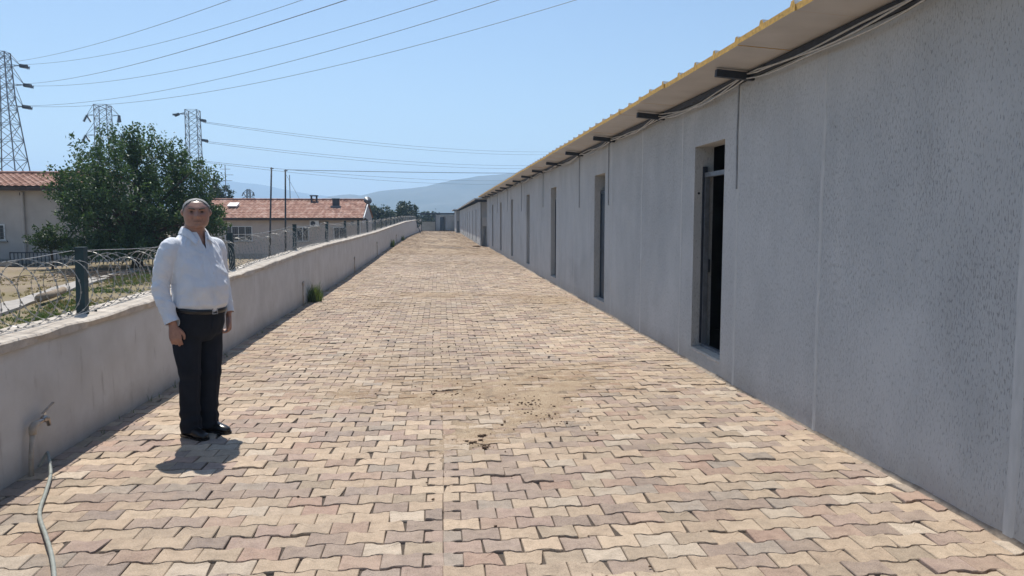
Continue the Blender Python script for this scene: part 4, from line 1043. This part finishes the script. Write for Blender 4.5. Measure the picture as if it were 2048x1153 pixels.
# ------------------------------------------------------------------ hills and haze
def hills():
    def ridge(name, pts, y, depth, seed):
        xs = np.linspace(pts[0][0], pts[-1][0], 260); h = np.interp(xs, [p[0] for p in pts], [p[1] for p in pts])
        v = np.linspace(-1, 1, 41); Xg, Vg = np.meshgrid(xs, v, indexing='ij'); Hg = np.repeat(h[:, None], 41, 1)
        env = np.clip(1 - np.abs(Vg), 0, 1) ** .8
        n = fbm(Xg * .012 + seed, Vg * 4 + seed, 5) - .5
        Z = -4 + (Hg + 4) * env * (1 + .35 * n * (np.abs(Vg) * 2.2)) + (fbm(Xg * .03 + seed, Vg * 8, 4) - .5) * .035 * Hg
        o = link(name, gridmesh(name, Xg, y + Vg * depth, Z, 'mountain')); o['kind'] = 'structure'
    ridge('hill', [(-560, 0), (-400, 6), (-329, 17), (-268, 34), (-227, 51), (-186, 55), (-165, 52), (-124, 61), (-82, 66), (-30, 72), (21, 83), (84, 94), (170, 100), (288, 97), (453, 75), (800, 30), (1200, 0)], 1600, 420, 3)
    ridge('mountain', [(-2900, 60), (-1919, 150), (-1581, 162), (-1357, 181), (-1060, 166), (-811, 149), (-667, 132), (-522, 104), (-338, 80), (230, 60), (900, 110), (2000, 60), (2900, 20)], 2900, 560, 11)
hills()
def haze():
    m = MB(); m.box(-3400, 3400, -400, 3700, -6.5, 215)
    t = bpy.data.materials.new('haze'); t.use_nodes = True; nt = t.node_tree; nt.nodes.remove(nt.nodes['Principled BSDF'])
    v = nt.nodes.new('ShaderNodeVolumePrincipled'); v.inputs['Density'].default_value = .00055; v.inputs['Color'].default_value = (.49, .72, 1.0, 1); v.inputs['Anisotropy'].default_value = .25
    nt.links.new(v.outputs[0], nt.nodes['Material Output'].inputs['Volume']); M['haze'] = t
    o = m.build('haze', 'haze'); o['kind'] = 'stuff'
haze()
# ------------------------------------------------------------------ the man
def ring(cx, cy, z, rx, ry, n=36, e=2.0, tilt=0.0):
    out = []
    for k in range(n):
        a = 2 * math.pi * k / n; c, s = math.cos(a), math.sin(a)
        x = math.copysign(abs(c) ** (2 / e), c) * rx; y = math.copysign(abs(s) ** (2 / e), s) * ry
        out.append((cx + x, cy + y, z + tilt * y))
    return out
def spline(pts, rs, m=8):
    P_, R_ = [], []
    pts = [Vector(p) for p in pts]
    for i in range(len(pts) - 1):
        p0, p1, p2, p3 = [pts[max(0, min(len(pts) - 1, i + k))] for k in (-1, 0, 1, 2)]
        for k in range(m):
            t = k / m; P_.append(.5 * ((2 * p1) + (p2 - p0) * t + (2 * p0 - 5 * p1 + 4 * p2 - p3) * t * t + (3 * p1 - p0 - 3 * p2 + p3) * t ** 3)); R_.append(rs[i] * (1 - t) + rs[i + 1] * t)
    P_.append(pts[-1]); R_.append(rs[-1]); return P_, R_
def limb(mb, pts, rs, n=20, m=8):
    p, r = spline(pts, rs, m); mb.tube(p, r, n); mb.blob(p[0], (r[0],) * 3, n, 10); mb.blob(p[-1], (r[-1],) * 3, n, 10)
def remeshed(mb, name, mat, voxel, smooth=6, factor=.5):
    me = bpy.data.meshes.new(name + '_src'); me.from_pydata(mb.v, [], mb.f); me.update()
    o = bpy.data.objects.new(name, me); COL.objects.link(o)
    r = o.modifiers.new('r', 'REMESH'); r.mode = 'VOXEL'; r.voxel_size = voxel; r.use_smooth_shade = True
    s = o.modifiers.new('s', 'SMOOTH'); s.iterations = smooth; s.factor = factor
    dg = bpy.context.evaluated_depsgraph_get(); dg.update(); out = bpy.data.meshes.new_from_object(o.evaluated_get(dg))
    bpy.data.objects.remove(o); out.name = name; out.materials.clear(); out.materials.append(M[mat])
    out.polygons.foreach_set('use_smooth', [True] * len(out.polygons)); return out
def zmap(z): z = np.asarray(z, float); return np.where(z > 1, 1 + (z - 1) * 1.095, z)      # long trunk
def zmap_mesh(me): V = vco(me); V[:, 2] = zmap(V[:, 2]); me.vertices.foreach_set('co', V.ravel()); me.update()
def vco(me): a = np.empty(len(me.vertices) * 3); me.vertices.foreach_get('co', a); return a.reshape(-1, 3)
def vno(me): a = np.empty(len(me.vertices) * 3); me.vertices.foreach_get('normal', a); return a.reshape(-1, 3)
def delete_verts(me, mask):
    bm = bmesh.new(); bm.from_mesh(me); bm.verts.ensure_lookup_table(); bmesh.ops.delete(bm, geom=[bm.verts[i] for i in np.nonzero(mask)[0]], context='VERTS'); bm.to_mesh(me); bm.free(); me.update()
def solid(o, th): s = o.modifiers.new('s', 'SOLIDIFY'); s.thickness = th; s.offset = 0

def head_points(nz=44, nk=64):
    """head centred on the z axis, facing -Y, chin at z=0, crown at .236"""
    zs = np.linspace(0, 1, nz); zs = .5 - .5 * np.cos(zs * np.pi); rg = []
    for q in zs:
        z = .236 * q
        # half width, front depth, back depth at this height
        w = np.interp(q, [0, .04, .12, .25, .42, .58, .74, .87, .95, 1], [.024, .050, .069, .0795, .084, .0855, .0835, .068, .045, .004])
        f_ = np.interp(q, [0, .04, .12, .25, .42, .58, .74, .87, .95, 1], [.060, .078, .088, .092, .0935, .097, .093, .072, .044, .004])
        b = np.interp(q, [0, .05, .15, .28, .42, .58, .74, .87, .95, 1], [.00, .02, .045, .075, .092, .101, .099, .079, .05, .004])
        r = []
        for k in range(nk):
            a = 2 * math.pi * k / nk; c, s = math.cos(a), math.sin(a)
            x = math.copysign(abs(c) ** .92, c) * w; y = (math.copysign(abs(s) ** .95, s)) * (f_ if s < 0 else b) * (1 if s > 0 else 1)
            r.append([x, y, z])
        rg.append(r)
    A = np.array(rg); X, Y, Z = A[..., 0], A[..., 1], A[..., 2]
    front = np.clip(-Y / .07, 0, 1) ** 1.5
    G = lambda x0, z0, sx, sz: np.exp(-((X - x0) / sx) ** 2 - ((Z - z0) / sz) ** 2)
    d = 0
    d = d + .028 * G(0, .098, .0125, .018) + .016 * G(0, .122, .009, .028) + .006 * (G(.015, .092, .008, .009) + G(-.015, .092, .008, .009))      # nose
    d = d + .0095 * G(0, .158, .050, .011) * (1 - .35 * G(0, .158, .010, .02))                                                        # brow ridge
    d = d - .0155 * (G(.033, .133, .017, .012) + G(-.033, .133, .017, .012))                                                            # sockets
    d = d + .006 * (G(.043, .100, .022, .020) + G(-.043, .100, .022, .020))                                                              # cheeks
    d = d + .0055 * G(0, .066, .025, .0055) + .005 * G(0, .052, .021, .0065) - .009 * G(0, .0592, .026, .0030)                            # lips
    d = d - .004 * (G(.03, .078, .006, .018) + G(-.03, .078, .006, .018)) + .006 * G(0, .022, .02, .014) - .004 * G(0, .040, .02, .006)
    Y -= d * front
    return A
def hand(mb, wrist, down, thumb_side, n_palm, curl):
    """palm and five fingers: down = finger direction, thumb_side = unit towards the thumb, n_palm = direction the palm faces"""
    w = Vector(wrist); d = Vector(down).normalized(); t = Vector(thumb_side); t = (t - d * t.dot(d)).normalized(); nrm = t.cross(d).normalized()
    if nrm.dot(Vector(n_palm)) < 0: nrm = -nrm
    rg = []
    for q, hw, th in ((-.03, .029, .021), (.0, .030, .0205), (.03, .037, .020), (.06, .042, .0185), (.085, .043, .0165), (.098, .041, .0135)):
        rg.append([w + d * q + t * (hw * math.cos(a)) + nrm * (th * math.sin(a)) for a in [2 * math.pi * k / 20 for k in range(20)]])
    mb.rings(rg)
    for off, ln, r in ((.030, .070, .0095), (.0105, .079, .0100), (-.0105, .073, .0096), (-.030, .058, .0086)):
        p = [w + d * .078 + t * off * .95]; c = curl * (1.0 + (.25 if off < 0 else 0)); ang = c * .5
        for seg, f_ in enumerate((.45, .32, .23)):
            if seg == 0: p.append(p[-1] + d * .020)
            ang += c * .55; dd = (d * math.cos(ang) + nrm * math.sin(ang) + t * off * 1.2).normalized(); p.append(p[-1] + dd * ln * f_)
        limb(mb, p, [r * 1.15, r * 1.12, r * 1.05, r * .95, r * .78], 10, 4)
    b = w + d * .022 + t * .026 + nrm * .004
    p = [b, b + d * .030 + t * .022 + nrm * .008, b + d * .058 + t * .030 + nrm * .016, b + d * .082 + t * .027 + nrm * .022]
    limb(mb, p, [.0155, .0135, .0115, .0088], 10, 5)

def build_man():
    X0, Y0_ = -1.845, 5.855
    t = thing('person', 'person in white shirt and black trousers standing by the low wall, hands hanging', 'person', (X0, Y0_, float(gz(X0, Y0_)) + .002), R(55))
    HZ, HYAW = 1.578, R(-35)
    # limbs in local space, facing -Y, his left is +X
    arms = {-1: [(-.206, .005, 1.385), (-.246, .028, 1.26), (-.268, .035, 1.12), (-.262, -.02, .985), (-.252, -.055, .905)],
            1: [(.206, .005, 1.385), (.242, .028, 1.26), (.262, .035, 1.13), (.262, -.015, 1.0), (.256, -.045, .925)]}
    legs = {-1: [(-.094, .005, .86), (-.096, -.005, .66), (-.088, -.012, .48), (-.082, .01, .28), (-.080, .018, .075)],
            1: [(.094, .005, .86), (.098, -.005, .66), (.090, -.015, .48), (.083, .005, .28), (.080, .012, .075)]}
    # ---- body: one continuous skin
    mb = MB()
    A = head_points() * np.array([1.07, 1.01, .94]); c, s = math.cos(HYAW), math.sin(HYAW)
    hx, hy = .004, -.035
    def hs(p): return hp((p[0] * 1.07, p[1] * 1.01, p[2] * .94))
    def hp(p): return (p[0] * c - p[1] * s + hx, p[0] * s + p[1] * c + hy, p[2] + HZ)
    mb.rings([[hp(p) for p in r] for r in A])
    for sg in (-1, 1):
        e = []
        for k in range(9):
            q = k / 8; a0 = [hs((sg * (.080 + .017 * math.sin(math.pi * q) * (.4 + .6 * abs(math.cos(u)))) + sg * .006 * math.cos(u), .012 + .016 * math.sin(math.pi * q) ** .6 * math.sin(u) + .006 * q, .095 + .066 * q)) for u in [2 * math.pi * i / 12 for i in range(12)]]
            e.append(a0)
        mb.rings(e)
    n_head = len(mb.v)
    mb.rings([ring(.0, -.005, 1.42, .10, .07), ring(.0, -.005, 1.47, .084, .068), ring(.0, -.008, 1.51, .074, .068), ring(.002, -.018, 1.56, .074, .070), ring(.003, -.028, 1.61, .072, .074), ring(.003, -.03, 1.65, .05, .055)])
    mb.rings([ring(0, 0, .90, .15, .11), ring(0, -.01, 1.0, .155, .12), ring(0, -.02, 1.15, .16, .125), ring(0, -.01, 1.28, .165, .115), ring(0, .0, 1.38, .165, .095), ring(0, -.003, 1.44, .13, .085), ring(0, -.003, 1.485, .08, .068)])
    for sg in (-1, 1):
        limb(mb, arms[sg], [.055, .045, .036, .031, .0275], 14)
        limb(mb, legs[sg], [.085, .07, .05, .045, .036], 14)
        a = Vector(arms[sg][-1]); dn = Vector((sg * -.10, -.12, -1)) if sg < 0 else Vector((sg * -.05, -.05, -1))
        hand(mb, a + dn.normalized() * .035, dn, (-sg * .75, -.66, 0) if sg < 0 else (-.35, -.94, 0), (-sg * .6, .75, 0) if sg < 0 else (-.9, .35, 0), .55 if sg < 0 else .85)
        limb(mb, [(sg * .082, .03, .05), (sg * .086, -.08, .035)], [.03, .026], 10)
    mb.v = mb.v[:n_head] + [(p[0], p[1], float(zmap(p[2]))) for p in mb.v[n_head:]]
    me = remeshed(mb, 'body', 'skin', .0040, 2, .35)
    V = vco(me); col = np.tile(np.array([.35, .19, .14]), (len(V), 1))
    W = V - [hx, hy, HZ]; hxl = W[:, 0] * c + W[:, 1] * s; hyl = -W[:, 0] * s + W[:, 1] * c; hz = W[:, 2]; hxl = hxl / 1.07; hyl = hyl / 1.01; hz = hz / .94
    hd = V[:, 2] > HZ - .005
    lips = np.exp(-(hxl / .028) ** 4 - ((hz - .0624) / .011) ** 4) * (hyl < -.05) * hd
    col = col * (1 - .45 * lips[:, None]) + np.array([.20, .075, .06]) * .45 * lips[:, None]
    sock_shade = (np.exp(-((np.abs(hxl) - .033) / .018) ** 2 - ((hz - .134) / .012) ** 2) + .8 * np.exp(-((np.abs(hxl) - .033) / .014) ** 2 - ((hz - .118) / .006) ** 2)) * (hyl < -.04) * hd * .38; col = col * (1 - sock_shade[:, None])  # shade of the eye sockets painted into the skin colour
    mouth_shade = np.exp(-(hxl / .027) ** 4 - ((hz - .0592) / .0028) ** 2) * (hyl < -.05) * hd * .6; col = col * (1 - mouth_shade[:, None])  # shaded crease between the lips, painted as a darker line
    fold_shade = np.exp(-((np.abs(hxl) - .030 - (.085 - hz) * .25) / .004) ** 2 - ((hz - .078) / .018) ** 2) * (hyl < -.04) * hd * .25; col = col * (1 - fold_shade[:, None])  # shade in the nose-to-mouth folds, painted into the skin colour
    stub = np.exp(-((hz - .04) / .04) ** 2) * (hyl < .0) * hd * .25; col = col * (1 - stub[:, None]) + np.array([.17, .12, .10]) * stub[:, None]
    red = (np.exp(-((hz - .10) / .03) ** 2 - ((np.abs(hxl) - .045) / .025) ** 2) * (hyl < -.03) * hd) * .3; col = col * (1 - red[:, None]) + np.array([.34, .13, .09]) * red[:, None]
    az = np.arctan2(hxl, -hyl)        # 0 in front
    line = np.interp(np.abs(az), [0, .5, .85, 1.1, 1.35, 1.75, 2.2, 3.2], [.220, .214, .190, .158, .130, .108, .075, .035])
    line = line + .022 * (fbm(az * 26 + 20, hz * 170, 2) - .5)
    thin = sstep(-.026, .004, hz - line) * hd * .8 * ~((np.abs(hxl) > .083) & (hz < .165)); col = col * (1 - thin[:, None]) + np.array([.20, .185, .175]) * thin[:, None]      # cropped hair thinning out
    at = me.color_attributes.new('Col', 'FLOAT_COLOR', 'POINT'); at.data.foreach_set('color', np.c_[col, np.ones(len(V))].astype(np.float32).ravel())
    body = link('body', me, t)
    # ---- hair: short grey shell over sides, back and thin top
    hm = me.copy(); hm.name = 'hair'; N = vno(hm)
    keep = hd & (hz > line) & ~((np.abs(hxl) > .086) & (hz < .165) & (hyl > -.02) & (hyl < .045))
    hm.vertices.foreach_set('co', (V + N * (.0022 + .003 * fbm(V[:, 0] * 90, V[:, 2] * 90, 2))[:, None]).ravel()); delete_verts(hm, ~keep); hm.materials.clear(); hm.materials.append(M['hair'])
    solid(link('hair', hm, t), .002)
    # ---- eyes and brows
    for sg in (-1, 1):
        m = MB(); m.blob(hs((sg * .0325, -.0775, .1325)), (.0140, .0080, .0058), 12, 8); m.build('eye', 'eye', t, True)
        m = MB(); q = [hs((sg * (.013 + .042 * k / 5), -.1005 + .0012 * k * k * .62, .1515 + .006 * math.sin(k / 5 * 2.4))) for k in range(6)]; m.tube(q, [.0035, .0055, .006, .0055, .0045, .002], 6); m.build('eyebrow', 'brow', t, True)
    # ---- shirt
    mb = MB()
    mb.rings([ring(0, -.025, .93, .185, .15, e=2.2), ring(0, -.038, 1.0, .197, .166, e=2.2), ring(0, -.05, 1.07, .204, .178, e=2.2), ring(0, -.05, 1.14, .205, .178, e=2.2), ring(0, -.038, 1.22, .203, .163, e=2.2),
              ring(0, -.022, 1.30, .206, .146, e=2.2), ring(0, -.008, 1.37, .208, .128, e=2.2), ring(0, .0, 1.415, .196, .112, e=2.1), ring(0, .0, 1.443, .165, .102), ring(0, .0, 1.468, .130, .094), ring(0, -.003, 1.495, .098, .084), ring(0, -.006, 1.52, .082, .076)])
    for sg in (-1, 1):
        a = arms[sg]; limb(mb, [(a[0][0] * .62, a[0][1], 1.40)] + a, [.060, .071, .068, .061, .053, .047], 20)
        p, r = Vector(a[-2]), Vector(a[-1]); d = (r - p).normalized(); mb.tube([r - d * .045, r - d * .04, r + d * .012, r + d * .016], [.044, .049, .0485, .043], 20)
    sm = remeshed(mb, 'shirt', 'shirt', .0065, 6, .5)
    V = vco(sm); N = vno(sm)
    # folds: soft drapes on the body, tighter rings at the elbows
    ang = np.arctan2(V[:, 0], -V[:, 1]); fold = (fbm(ang * 2.2 + 3, V[:, 2] * 3.2 + ang * .8, 3) - .5) * .022 + (fbm(V[:, 0] * 9 + 5, V[:, 2] * 13 + V[:, 0] * 6, 3) - .5) * .016
    arm = sstep(.225, .25, np.abs(V[:, 0])); el = np.exp(-((V[:, 2] - 1.13) / .09) ** 2)
    fold += arm * ((fbm(V[:, 1] * 16 + V[:, 2] * 9, V[:, 2] * 34 + V[:, 0] * 20, 3) - .5) * (.010 + .014 * el))
    # drape radiating from the left chest down to the belt, and blousing over the belt
    fold += .006 * np.exp(-((V[:, 2] - 1.235 + .5 * (V[:, 0] - .1)) / .018) ** 2) * (V[:, 0] > .04) * (V[:, 1] < -.05) * (1 - arm) + .007 * np.exp(-((V[:, 2] - 1.015) / .018) ** 2) * (1 - arm)
    V = V + N * fold[:, None]
    plk = (V[:, 0] > -.014) * np.exp(-np.clip(V[:, 0] - .012, 0, 1) / .012) * (V[:, 1] < -.06) * (V[:, 2] < 1.42); V[:, 1] -= plk * .006          # button placket
    sm.vertices.foreach_set('co', V.ravel())
    zv = 1.388                                                        # foot of the open neck
    bm = bmesh.new(); bm.from_mesh(sm)
    for sg in (-1, 1):
        fr = [f for f in bm.faces if f.calc_center_median().y < -.02 and f.calc_center_median().z > zv - .03]
        bmesh.ops.bisect_plane(bm, geom=list({v for f in fr for v in f.verts} | {e for f in fr for e in f.edges} | set(fr)), plane_co=(.004, 0, zv), plane_no=(1, 0, -.31 * sg), dist=1e-5)
        p, r = Vector(arms[sg][-2]), Vector(arms[sg][-1]); d = (r - p).normalized(); q_ = r + d * .006
        fr = [f for f in bm.faces if (f.calc_center_median() - r).length < .09]
        bmesh.ops.bisect_plane(bm, geom=list({v for f in fr for v in f.verts} | {e for f in fr for e in f.edges} | set(fr)), plane_co=q_, plane_no=d, dist=1e-5)
    fr = [f for f in bm.faces if abs(f.calc_center_median().z - 1.505) < .03 and abs(f.calc_center_median().x) < .13]
    bmesh.ops.bisect_plane(bm, geom=list({v for f in fr for v in f.verts} | {e for f in fr for e in f.edges} | set(fr)), plane_co=(0, 0, 1.505), plane_no=(0, 0, 1), dist=1e-5)
    bm.to_mesh(sm); bm.free(); sm.update(); V = vco(sm); E_ = 1e-4
    neck = (V[:, 2] > 1.505 + E_) & (np.abs(V[:, 0]) < .12); vee = (V[:, 1] < -.02) & (V[:, 2] > zv) & (np.abs(V[:, 0] - .004) < (V[:, 2] - zv) * .31 - E_)
    cuff = np.zeros(len(V), bool)
    for sg in (-1, 1):
        p, r = Vector(arms[sg][-2]), Vector(arms[sg][-1]); d = np.array((r - p).normalized()); cuff |= ((V - np.array(r)) @ d > .006 + E_) & (np.sign(V[:, 0]) == sg) & (np.abs(V[:, 0]) > .22) & (np.linalg.norm(V - np.array(r), axis=1) < .1)
    delete_verts(sm, neck | vee | cuff | (V[:, 2] < .985 + .17 * (V[:, 1] + .03)) & (np.abs(V[:, 0]) < .2)); zmap_mesh(sm); so = link('shirt', sm, t); solid(so, .003)
    # skin in the open neck (chest) is the body, brought forward under the cloth
    # collar: two leaves meeting at the back
    def cpt(a, lev):      # a: angle from front (0) to back (pi), lev 0 inner stand .. 1 outer edge
        f_ = max(0, math.cos(a)) ** 1.0; bk = max(0, -math.cos(a))
        stand = Vector((math.sin(a) * .079, -math.cos(a) * .078 - .006, 1.537 + .012 * bk - .055 * f_ ** 2))
        low = Vector((math.sin(a) * .112 + .002, -math.cos(a) * (.108 + .022 * f_) - .006, 1.487 - .006 * bk - .075 * f_ ** 1.5))
        return stand, low
    for sg in (-1, 1):
        rows = []
        for k in range(15):
            a = .50 + (math.pi - .50) * k / 14; st, lo = cpt(a, 0)
            if k == 0: st = Vector((.036, -.104, 1.455)); lo = Vector((.074, -.134, 1.412))
            if k == 1: st = Vector((.052, -.090, 1.478)); lo = Vector((.096, -.120, 1.428))
            base = Vector((st.x, st.y, st.z - .035)); crest = st + Vector((0, 0, .004)); mid = st.lerp(lo, .45) + Vector((0, 0, .012))
            rows.append([(sg * p.x, p.y, p.z) for p in (base, crest, mid, lo + Vector((0, -.0, .004)))])
        m = MB(); m.grid(np.array(rows)); o = m.build('collar', 'shirt', t, True); zmap_mesh(o.data); solid(o, .004); o.modifiers.new('ss', 'SUBSURF').levels = 1
    for k in range(6):      # buttons
        z = 1.29 - .062 * k; yb = -float(np.interp(z, [.96, 1.0, 1.07, 1.14, 1.22, 1.30, 1.37], [.19, .203, .229, .229, .203, .168, .138])) - .006
        z = float(zmap(z)); MB().tube([(.004, yb + .004, z), (.004, yb - .002, z)], .0052, 10).build('button', 'white_frame', so)
    # ---- trousers
    mb = MB()
    mb.rings([ring(0, -.012, .735, .10, .10), ring(0, -.014, .79, .185, .135, e=2.3), ring(0, -.014, .86, .202, .155, e=2.3), ring(0, -.02, .93, .200, .160, e=2.2, tilt=.12), ring(0, -.028, .975, .194, .160, e=2.2, tilt=.16), ring(0, -.03, 1.0, .192, .160, e=2.2, tilt=.18)])
    for sg in (-1, 1): limb(mb, [(sg * .096, -.008, .86)] + legs[sg][1:4] + [(sg * .081, .012, .12), (sg * .080, .010, .075)], [.108, .098, .079, .073, .075, .080], 22)
    tm = remeshed(mb, 'trousers', 'trousers', .0075, 6, .5); V = vco(tm); N = vno(tm)
    lw = sstep(.75, .55, V[:, 2]); sx = np.sign(V[:, 0])
    fold = (fbm(V[:, 0] * 14 + V[:, 1] * 9, V[:, 2] * 4, 3) - .5) * .014 + .006 * np.sin(V[:, 2] * 70 + V[:, 1] * 25) * np.exp(-((V[:, 2] - .15) / .08) ** 2) + .004 * np.sin(V[:, 2] * 55 + sx) * np.exp(-((V[:, 2] - .47) / .06) ** 2)
    V = V + N * fold[:, None]
    crease = np.exp(-((np.abs(V[:, 0]) - .085) / .010) ** 2) * (V[:, 1] < -.03) * lw; V[:, 1] -= crease * .006
    V[:, 2] = np.where(V[:, 2] < .04, .04 + (V[:, 2] - .04) * .1 + (V[:, 1] > .02) * -.012, V[:, 2]); tm.vertices.foreach_set('co', V.ravel())
    tr = link('trousers', tm, t)
    MB().tube([(.004, -.186, .955), (.002, -.182, .90), (0, -.168, .83)], .0035, 6).build('fly_seam', 'trousers', tr)
    # ---- belt and buckle
    m = MB(); rg = []
    for dz, dr in ((-.018, .004), (-.016, .009), (.016, .009), (.018, .004)): rg.append(ring(0, -.030, .992 + dz, .197 + dr, .166 + dr, 60, 2.2, .17))
    m.rings(rg, False); b = m.build('belt', 'leather', t, True)
    k = MB(); yb, zb = -.2085, .966
    for (x0, x1, z0, z1) in ((-.028, .022, .016, .021), (-.028, .022, -.021, -.016), (-.028, -.022, -.016, .016), (.016, .022, -.016, .016)): k.box(x0, x1, yb - .004, yb + .003, zb + z0, zb + z1)
    k.box(-.024, .018, yb - .005, yb, zb - .002, zb + .002); k.build('buckle', 'steel_shiny', b)
    # ---- shoes
    for sg in (-1, 1):
        m = MB(); rg = []; n = 24
        for q, hw, h, zc in ((.085, .018, .030, .04), (.080, .032, .052, .05), (.05, .038, .060, .055), (0, .039, .060, .055), (-.05, .041, .048, .045), (-.10, .046, .036, .036), (-.145, .044, .029, .031), (-.175, .034, .023, .027), (-.192, .016, .015, .022)):
            rg.append([(hw * math.cos(a), q, max(.012, zc + h * math.sin(a))) for a in [2 * math.pi * i / n for i in range(n)]])
        m.rings(rg); so_ = MB(); ol = []
        for q, hw in ((.09, .020), (.082, .034), (.03, .040), (-.05, .044), (-.10, .049), (-.15, .047), (-.182, .036), (-.200, .016)): ol.append((hw, q))
        o2 = ol + [(-x, y) for x, y in ol[::-1]]
        so_.rings([[(x, y, 0.0) for x, y in o2], [(x, y, .014) for x, y in o2]])
        sh = m.build('shoe', 'leather', t, True); sh.location = (sg * .084, .015, 0); sh.rotation_euler = (0, 0, R(sg * 7 + 4)); so_.build('sole', 'leather', sh)
build_man()
